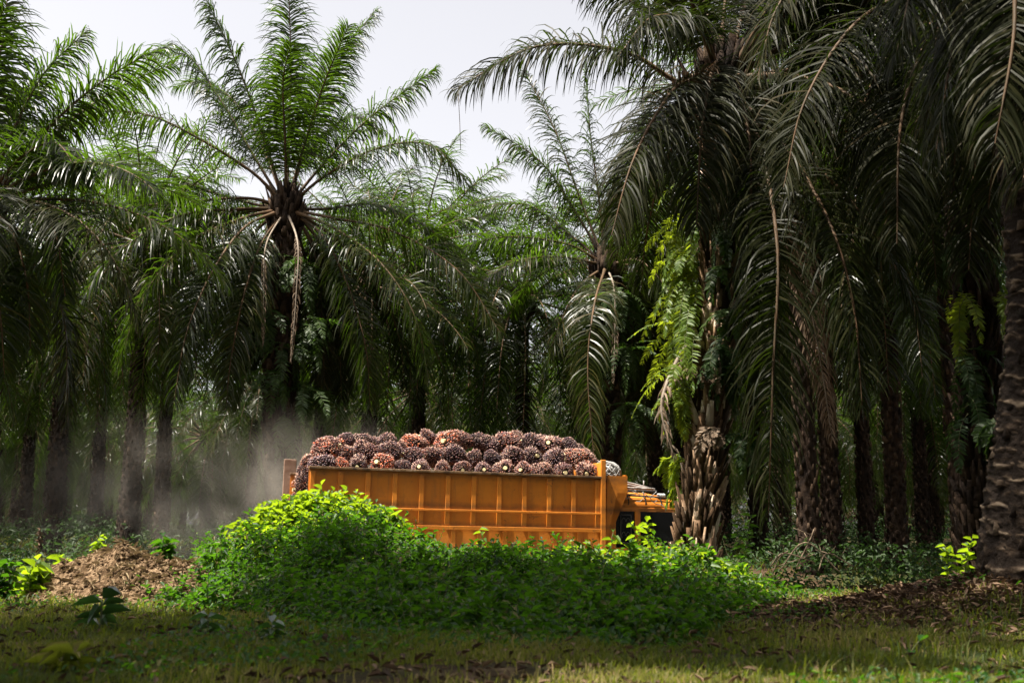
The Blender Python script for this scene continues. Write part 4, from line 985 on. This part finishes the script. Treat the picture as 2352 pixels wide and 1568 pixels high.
plant('weed', 'leafy weed behind the left weed by the mound', 'plant', 145, 1275, 13.0, .4, 16, .18, 'shrub', .5, stems=5)
plant('weed', 'tall weed at the extreme left edge of the view', 'plant', 8, 1285, 12.2, .4, 14, .18, 'bush', .5, stems=4)
plant('weed', 'green weed growing on top of the dirt mound', 'plant', 235, 1232, 13.4, .28, 12, .13, 'shrub', .5, stems=4, zb=1.15)
plant('weed', 'dark leaved weed right of the mound top', 'plant', 375, 1232, 13.6, .3, 14, .15, 'bush', .5, stems=4, zb=1.1)
plant('seedling', 'bare seedling with one bright leaf in the front grass at right', 'plant', 2085, 1470, 6.9, .12, 3, .09, 'bush', .55, lean=.3)
plant('weed', 'yellow green weed left of the ringed trunk', 'plant', 2205, 1235, 12.0, .3, 14, .14, 'shrub', .5, stems=3)
plant('sapling', 'leafy sapling in the shade right of the thick trunk', 'plant', 1690, 1070, 17.5, .9, 26, .16, 'bush', .5, stems=3)
# dried brown seed spike at left
g = G(); b = at(92, 1290, 13.); b[2] = float(gz(b[0], b[1])); tp = at(92, 1215, 13.)
tube(g, [b, (b+tp)/2, tp], [.008, .007, .004], 5); n_ = 60; t_ = RB.uniform(.72, 1, n_); c = b+(tp-b)*t_[:, None]
v, q, a = leaves(c, nz(RB.normal(0, 1, (n_, 3))), RB.uniform(.03, .06, n_), RB); g.add(v, q=q, a=a)
tag(obj('seed_spike', g.mesh('seed_spike', M['litter'], offset=b), loc=b), 'dried brown seed spike behind the weeds at far left', 'plant')

# ------------------------------------------------------------------ dirt mound
mc = at(290, 1300, 13.0); n_ = 150
xs = np.linspace(-1.5, 1.5, n_); ys = np.linspace(-1.1, 1.1, 110); X, Y = np.meshgrid(xs, ys)
X2, Y2 = X+mc[0], Y+mc[1]
hh = .53*np.exp(-((X+.10)/.62)**2-(Y/.6)**2)+.34*np.exp(-((X-.72)/.5)**2-(Y/.5)**2)+.20*np.exp(-((X+.7)/.35)**2-((Y+.1)/.5)**2)
hh = hh*(1+.5*fbm(X*3, Y*3))+.10*fbm(X*7, Y*7, 4)*sm(.02, .2, hh)+.07*np.abs(fbm(X*19, Y*19, 3))*sm(.02, .15, hh)
Z = gz(X2, Y2)-.05+hh
g = G(); i = np.arange(109)[:, None]*n_; j = np.arange(n_-1)[None]
b0 = np.array((mc[0], mc[1], float(gz(mc[0], mc[1]))))
g.add(np.stack([X2, Y2, Z], -1), q=np.stack([i+j, i+j+1, i+n_+j+1, i+n_+j], -1), a=RB.random(X.size))
rt = obj('dirt_mound', g.mesh('dirt_mound', M['mound'], offset=b0), loc=b0); tag(rt, 'heap of crumbly brown earth beside the road at left', 'dirt pile')
n_ = 2200; xx = RB.normal(0, .62, n_)+.1; yy = RB.normal(-.15, .45, n_); ok = (np.abs(xx) < 1.4) & (np.abs(yy) < 1.0); xx, yy = xx[ok], yy[ok]; n_ = len(xx)
ii = np.clip(((yy+1.1)/2.2*109).astype(int), 0, 109); jj = np.clip(((xx+1.5)/3*149).astype(int), 0, 149); zz = Z[ii, jj]
r = RB.uniform(.005, .024, n_); v = np.stack([xx+mc[0], yy+mc[1], zz+r*.3], 1)[:, None]+IV[None]*r[:, None, None]*RB.uniform(.6, 1.3, (n_, 1, 3))*(1+RB.normal(0, .12, (n_, 12, 1)))
g = G(); g.add(v, t=(np.arange(n_)[:, None, None]*12+IF[None]).reshape(-1, 3), a=np.repeat(RB.random(n_), 12))
gs_ = G(); ns_ = 900; k_ = RB.integers(0, n_, ns_); cpos = np.stack([xx[k_]+mc[0], yy[k_]+mc[1], zz[k_]+.012], 1)
v, q, a = leaves(cpos, nz(np.stack([RB.normal(0, .5, ns_), RB.normal(-.3, .5, ns_), np.ones(ns_)], 1)), RB.uniform(.05, .16, ns_), RB, asp=.10, droop=.1); gs_.add(v, q=q, a=np.clip(a+.4, 0, 1))
tag(obj('straw', gs_.mesh('straw', M['straw'], offset=b0), rt), kind='stuff')
cl = obj('clods', g.mesh('clods', M['mound'], smooth=False, offset=b0), rt); tag(cl, kind='stuff')

# ------------------------------------------------------------------ grass and litter
def grass(n, xr, yr, h, dens):
    x = RB.uniform(*xr, n); y = RB.uniform(*yr, n); x = x*y/8.
    pr = dens(x, y); k = RB.random(n) < pr; x, y = x[k], y[k]; n = len(x)
    b = np.stack([x, y, gz(x, y)-.01], 1); az = RB.uniform(0, 6.28, n); H = h*RB.uniform(.35, 1.3, n)*(.7+.9*vnoise(x*1.7, y*1.7))
    o = np.stack([np.cos(az), np.sin(az), 0*az], 1); lt = np.stack([-np.sin(az), np.cos(az), 0*az], 1); w_ = RB.uniform(.0025, .005, n)[:, None]*(1+(y[:, None]-6)*.08); ben = RB.uniform(.2, 1.2, n)[:, None]; Hh = H[:, None]; up = np.array((0, 0, 1.))
    m1 = b+up*Hh*.55+o*Hh*ben*.2; tp = b+up*Hh*(1-.25*ben)+o*Hh*ben*.75
    v = np.stack([b-lt*w_, b+lt*w_, m1+lt*w_*.8, m1-lt*w_*.8, tp], 1); bb = np.arange(n)[:, None]*5
    tint = np.clip(.75*vnoise(x*.9+9, y*.9)+RB.normal(.12, .2, n), 0, 1)
    return v, bb+np.array([[0, 1, 2, 3]]), bb+np.array([[3, 2, 4]]), np.repeat(tint, 5)
g = G()
def dn(x, y):
    return np.clip(2.2*(vnoise(x*.9, y*1.3)*.6+vnoise(x*3+9, y*3)*.4-.24)+.5*sm(7, 5.5, y)*sm(-1, 1, x)-.55*sm(7.5, 9, y)*sm(1.2, 2.4, x), .03, 1)
v, q, t, a = grass(190000, (-4.6, 4.6), (4.9, 11.5), .062, dn); g.add(v, q=q, t=t, a=a)
v, q, t, a = grass(60000, (-4.6, 4.6), (11, 20), .10, lambda x, y: dn(x, y)*(rs(x, y) < -3.0)); g.add(v, q=q, t=t, a=a)
v, q, t, a = grass(50000, (-4.6, 4.6), (20, 40), .25, lambda x, y: dn(x, y)*(rs(x, y) > 2.6)); g.add(v, q=q, t=t, a=a)
v, q, t, a = grass(5000, (-4.6, 4.6), (5.2, 9), .15, lambda x, y: (vnoise(x*1.5+50, y*1.5) > .68)*1.); g.add(v, q=q, t=t, a=a)
tag(obj('grass', g.mesh('grass', M['grass'])), 'patchy short grass and weeds on the shaded ground', 'grass', kind='stuff')
# leaf litter
g = G(); n_ = 15000; y = 4.8+14.2*RB.random(n_)**.8; x = RB.uniform(-4.6, 4.8, n_)*y/8.; k = rs(x, y) < -2.8; x, y = x[k], y[k]
n2 = 9000; x = np.concatenate([x, PD[0]-.45+RB.normal(0, .75, n2)]); y = np.concatenate([y, PD[1]+RB.normal(0, .7, n2)]); n_ = len(x)
pos = np.stack([x, y, gz(x, y)+RB.uniform(0, .03, n_)], 1); nm = nz(np.stack([RB.normal(0, .5, n_), RB.normal(0, .5, n_), np.ones(n_)], 1))
v, q, a = leaves(pos, nm, RB.uniform(.03, .11, n_), RB, asp=.28, droop=.1); g.add(v, q=q, a=a)
tag(obj('leaf_litter', g.mesh('leaf_litter', M['litter'])), 'brown dry leaves and frond scraps on the ground', 'litter', kind='stuff')
# low weeds in patches over the near ground, and the weeds under the plantation
g = G(); n_ = 26000; y = RB.uniform(5, 17, n_); x = RB.uniform(-4.7, 4.7, n_)*y/8.
k = (vnoise(x*.6+40, y*.6) > .56) & (rs(x, y) < -3) ; x, y = x[k], y[k]; n_ = len(x)
pos = np.stack([x, y, gz(x, y)+RB.uniform(.01, .10, n_)], 1); nm = nz(np.stack([RB.normal(0, .5, n_), RB.normal(-.2, .5, n_), np.ones(n_)], 1))
v, q, a = leaves(pos, nm, RB.uniform(.025, .06, n_), RB, asp=.5); g.add(v, q=q, a=a)
tag(obj('low_weeds', g.mesh('low_weeds', M['bush'])), 'low green weeds scattered in the near grass', 'weeds', kind='stuff')
g = G(); n_ = 60000; y = 18+85*RB.random(n_)**1.7; x = RB.uniform(-.52, .52, n_)*y
hN = np.clip(vnoise(x*.45, y*.45)*1.9-.55, 0, 1.2)+.08
k = (rs(x, y) > 3.0) | ((rs(x, y) < -2.9) & (x > 3.0)); k &= hN > .1; x, y, hN = x[k], y[k], hN[k]; n_ = len(x)
pos = np.stack([x, y, gz(x, y)+hN*RB.uniform(.3, 1, n_)], 1); nm = nz(np.stack([RB.normal(0, .6, n_), RB.normal(-.3, .6, n_), np.ones(n_)], 1))
v, q, a = leaves(pos, nm, RB.uniform(.08, .17, n_), RB, asp=.45); g.add(v, q=q, a=a)
n_ = 3600; y = RB.uniform(14.5, 20, n_); x = RB.uniform(.20, .46, n_)*y; hN = np.clip(vnoise(x*.9, y*.9)*1.6-.5, 0, .7)+.05
pos = np.stack([x, y, gz(x, y)+hN*RB.uniform(.2, 1, n_)], 1); k = hN > .08; pos = pos[k]; n_ = len(pos)
v, q, a = leaves(pos, nz(np.stack([RB.normal(0, .6, n_), RB.normal(-.3, .6, n_), np.ones(n_)], 1)), RB.uniform(.05, .10, n_), RB, asp=.45); g.add(v, q=q, a=a)
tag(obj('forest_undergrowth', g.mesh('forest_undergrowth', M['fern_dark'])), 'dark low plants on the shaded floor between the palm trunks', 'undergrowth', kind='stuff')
# dry twigs arching at the edge of the shade
tl = ['pale dry twig arching highest right of the bush', 'dry twig lying low beside the arching one', 'thin bent twig at the edge of the dark wood', 'short dry twig nearest the thick trunk', 'dry twig crossing the others left of the litter mound']
for k, (xa, ya, xm, ym, xb, yb) in enumerate(((1790, 1310, 1850, 1245, 1930, 1315), (1770, 1300, 1800, 1270, 1870, 1290), (1830, 1300, 1860, 1240, 1870, 1215), (1775, 1315, 1790, 1280, 1810, 1265), (1880, 1310, 1900, 1270, 1960, 1300))):
    g = G(); P = crom(pts(14.5, (xa, ya), (xm, ym), (xb, yb)), 14); P0 = P[0].copy(); tube(g, P, .010, 5)
    for _ in range(4):
        i = RB.integers(3, 12); tube(g, [P[i], P[i]+np.array((RB.normal(0, .12), RB.normal(0, .1), RB.uniform(.02, .15)))], .005, 4)
    tag(obj('dry_twig', g.mesh('dry_twig', M['twig'], offset=P0), loc=P0), tl[k], 'twig', 'dry twigs right of the bush')

# ------------------------------------------------------------------ ferns on the trunks
def fern(px, py, Y, nf, L, mat, rng, label, big=1.0, down=.9, group='ferns growing on the palm trunks', spread=(0, 6.28), dry=False):
    c = at(px, py, Y); o = obj('fern', None, loc=c); tag(o, label, 'fern', group)
    for k in range(nf):
        az = rng.uniform(*spread); e0 = rng.uniform(-.9, .5); l_ = L*rng.uniform(.65, 1.15)
        P = arc(rng.normal(0, .05, 3), az, e0, l_, rng.uniform(1.2, 2.2)*down, .7, 10)
        gg = frond_geo(P, rng, n=26, L=(.10+.04*L)*big, wd=.036*big, K=2, rach=.005, start=.08, grav=.12, mess=.15, nr=3, twist=rng.normal(0, .5))
        obj('frond', gg.mesh('frond', [M[mat], M['stem']]), o)
rf = np.random.default_rng(9)
W = (3.4, 6.0)          # azimuths that face left and towards the viewer
fl = [(1600, 420, .9, 6, 'uppermost bright fern high on the near trunk'), (1590, 500, .9, 7, 'yellow green fern arching out left high on the near trunk'), (1585, 590, .8, 6, 'fern hanging below the arching one on the near trunk'), (1592, 640, 1.1, 8, 'long bright feathery fern on the left side of the near trunk'),
      (1605, 700, 1.1, 7, 'lush fern halfway down the near trunk'), (1585, 760, 1.1, 7, 'trailing fern on the near trunk above its dry fronds'), (1580, 840, 1.0, 7, 'bright fern curtain on the left of the near trunk'), (1575, 900, .7, 5, 'small fern below the fern curtain on the near trunk'),
      (1650, 800, .8, 6, 'grey green fern on the face of the near trunk'), (1670, 860, .6, 5, 'small pale fern on the right of the near trunk'), (1560, 1050, .5, 5, 'low yellow green fern near the foot of the near trunk'), (1700, 1000, .7, 5, 'shaded fern low on the right of the near trunk'),
      (1565, 1120, .4, 4, 'tiny fern beside the cab at the foot of the near trunk')]
for k, (px, py, L, nf, lab) in enumerate(fl):
    nf += 4
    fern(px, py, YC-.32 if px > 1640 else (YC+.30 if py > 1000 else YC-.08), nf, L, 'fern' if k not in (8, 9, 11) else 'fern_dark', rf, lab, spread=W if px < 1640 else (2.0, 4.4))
for px, py, lab in ((1655, 400, 'dark fern on the face of the near trunk, near its crown'), (1668, 520, 'dark fern on the face of the near trunk, a third of the way down'), (1652, 620, 'dark fern on the face of the near trunk beside the long bright one'), (1672, 720, 'dark fern on the face of the near trunk, just above the grey green one')):
    fern(px, py, YC-.25, 8, .8, 'fern_mid', rf, lab, spread=(1.6, 4.6))
for k, (px, py, nf, lab) in enumerate(((1612, 855, 5, 'dried pale fern at the middle of the near trunk'), (1625, 985, 6, 'dried brown fern on the bulge of the near trunk'))):
    fern(px, py, YC-.38, nf, .35, 'frond_dead', rf, lab, spread=(2.3, 4.5))
for k, (px, py, lab) in enumerate(((620, 590, 'fern under the left of the tall palm\'s crown'), (705, 610, 'fern under the right of the tall palm\'s crown'), (615, 720, 'fern on the left of the tall palm\'s trunk'), (710, 740, 'fern on the right of the tall palm\'s trunk, halfway'),
                                   (625, 860, 'lower left fern on the tall palm\'s trunk'), (700, 890, 'lower right fern on the tall palm\'s trunk'), (655, 800, 'fern on the face of the tall palm\'s trunk'), (650, 960, 'lowest fern on the tall palm\'s trunk'))):
    fern(px, py, YA-.42, 15, 1.3, 'fern_mid', rf, lab, big=1.35)
for k, (px, py, lab) in enumerate(((1360, 680, 'fern below the crown of the middle palm, left side'), (1430, 670, 'fern below the crown of the middle palm, right side'), (1350, 800, 'fern on the left of the middle palm\'s trunk'), (1440, 800, 'fern on the right of the middle palm\'s trunk'), (1440, 930, 'lowest fern on the middle palm\'s trunk'))):
    fern(px, py, YB-.42, 15, 1.5, 'fern_mid', rf, lab, big=1.35)
for k, (px, py, lab) in enumerate(((2200, 560, 'high fern on the dark trunk at right'), (2215, 680, 'bright edged fern on the dark trunk at right'), (2215, 820, 'fern halfway down the dark trunk at right'), (2225, 930, 'fern low on the dark trunk at right'), (2300, 690, 'fern between the dark trunk and the ringed trunk'))):
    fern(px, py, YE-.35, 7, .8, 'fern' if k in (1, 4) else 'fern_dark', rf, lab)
fern(2300, 975, YD+.05, 5, .28, 'fern_mid', rf, 'small fern on the left of the ringed trunk', spread=(3.4, 5.5))

# ------------------------------------------------------------------ dust thrown up behind the truck
def dust():
    import bmesh
    bm = bmesh.new(); bmesh.ops.create_icosphere(bm, subdivisions=3, radius=1); me = bpy.data.meshes.new('dust_cloud'); bm.to_mesh(me); bm.free()
    m, n, o = newmat('road_dust')
    tc = n.nodes.new('ShaderNodeTexCoord')
    ln = n.nodes.new('ShaderNodeVectorMath'); ln.operation = 'LENGTH'; n.links.new(tc.outputs['Object'], ln.inputs[0])
    fall = mth(n, 'MAXIMUM', mth(n, 'SUBTRACT', 1.0, ln.outputs['Value']), 0.)
    mp = n.nodes.new('ShaderNodeMapping'); mp.inputs['Scale'].default_value = (3.2, 1.6, 1.2); n.links.new(tc.outputs['Object'], mp.inputs[0])
    nf = mth(n, 'MAXIMUM', mth(n, 'SUBTRACT', noise(n, 1.5, 5, .62, mp.outputs[0]), .44), 0.)
    fall = mth(n, 'POWER', fall, 1.6)
    d = mth(n, 'MULTIPLY', mth(n, 'MULTIPLY', fall, nf), 2.1)
    v = n.nodes.new('ShaderNodeVolumePrincipled'); v.inputs['Color'].default_value = (.84, .76, .64, 1); v.inputs['Anisotropy'].default_value = .1
    n.links.new(d, v.inputs['Density']); n.links.new(v.outputs[0], o.inputs['Volume'])
    me.materials.append(m)
    c = at(560, 1165, 21.); ob = obj('dust_cloud', me, loc=c, rot=(0, 0, YAW)); ob.scale = (5.6, 2.6, 2.2)
    tag(ob, 'pale dust hanging over the road behind the truck', 'dust', kind='stuff')
dust()
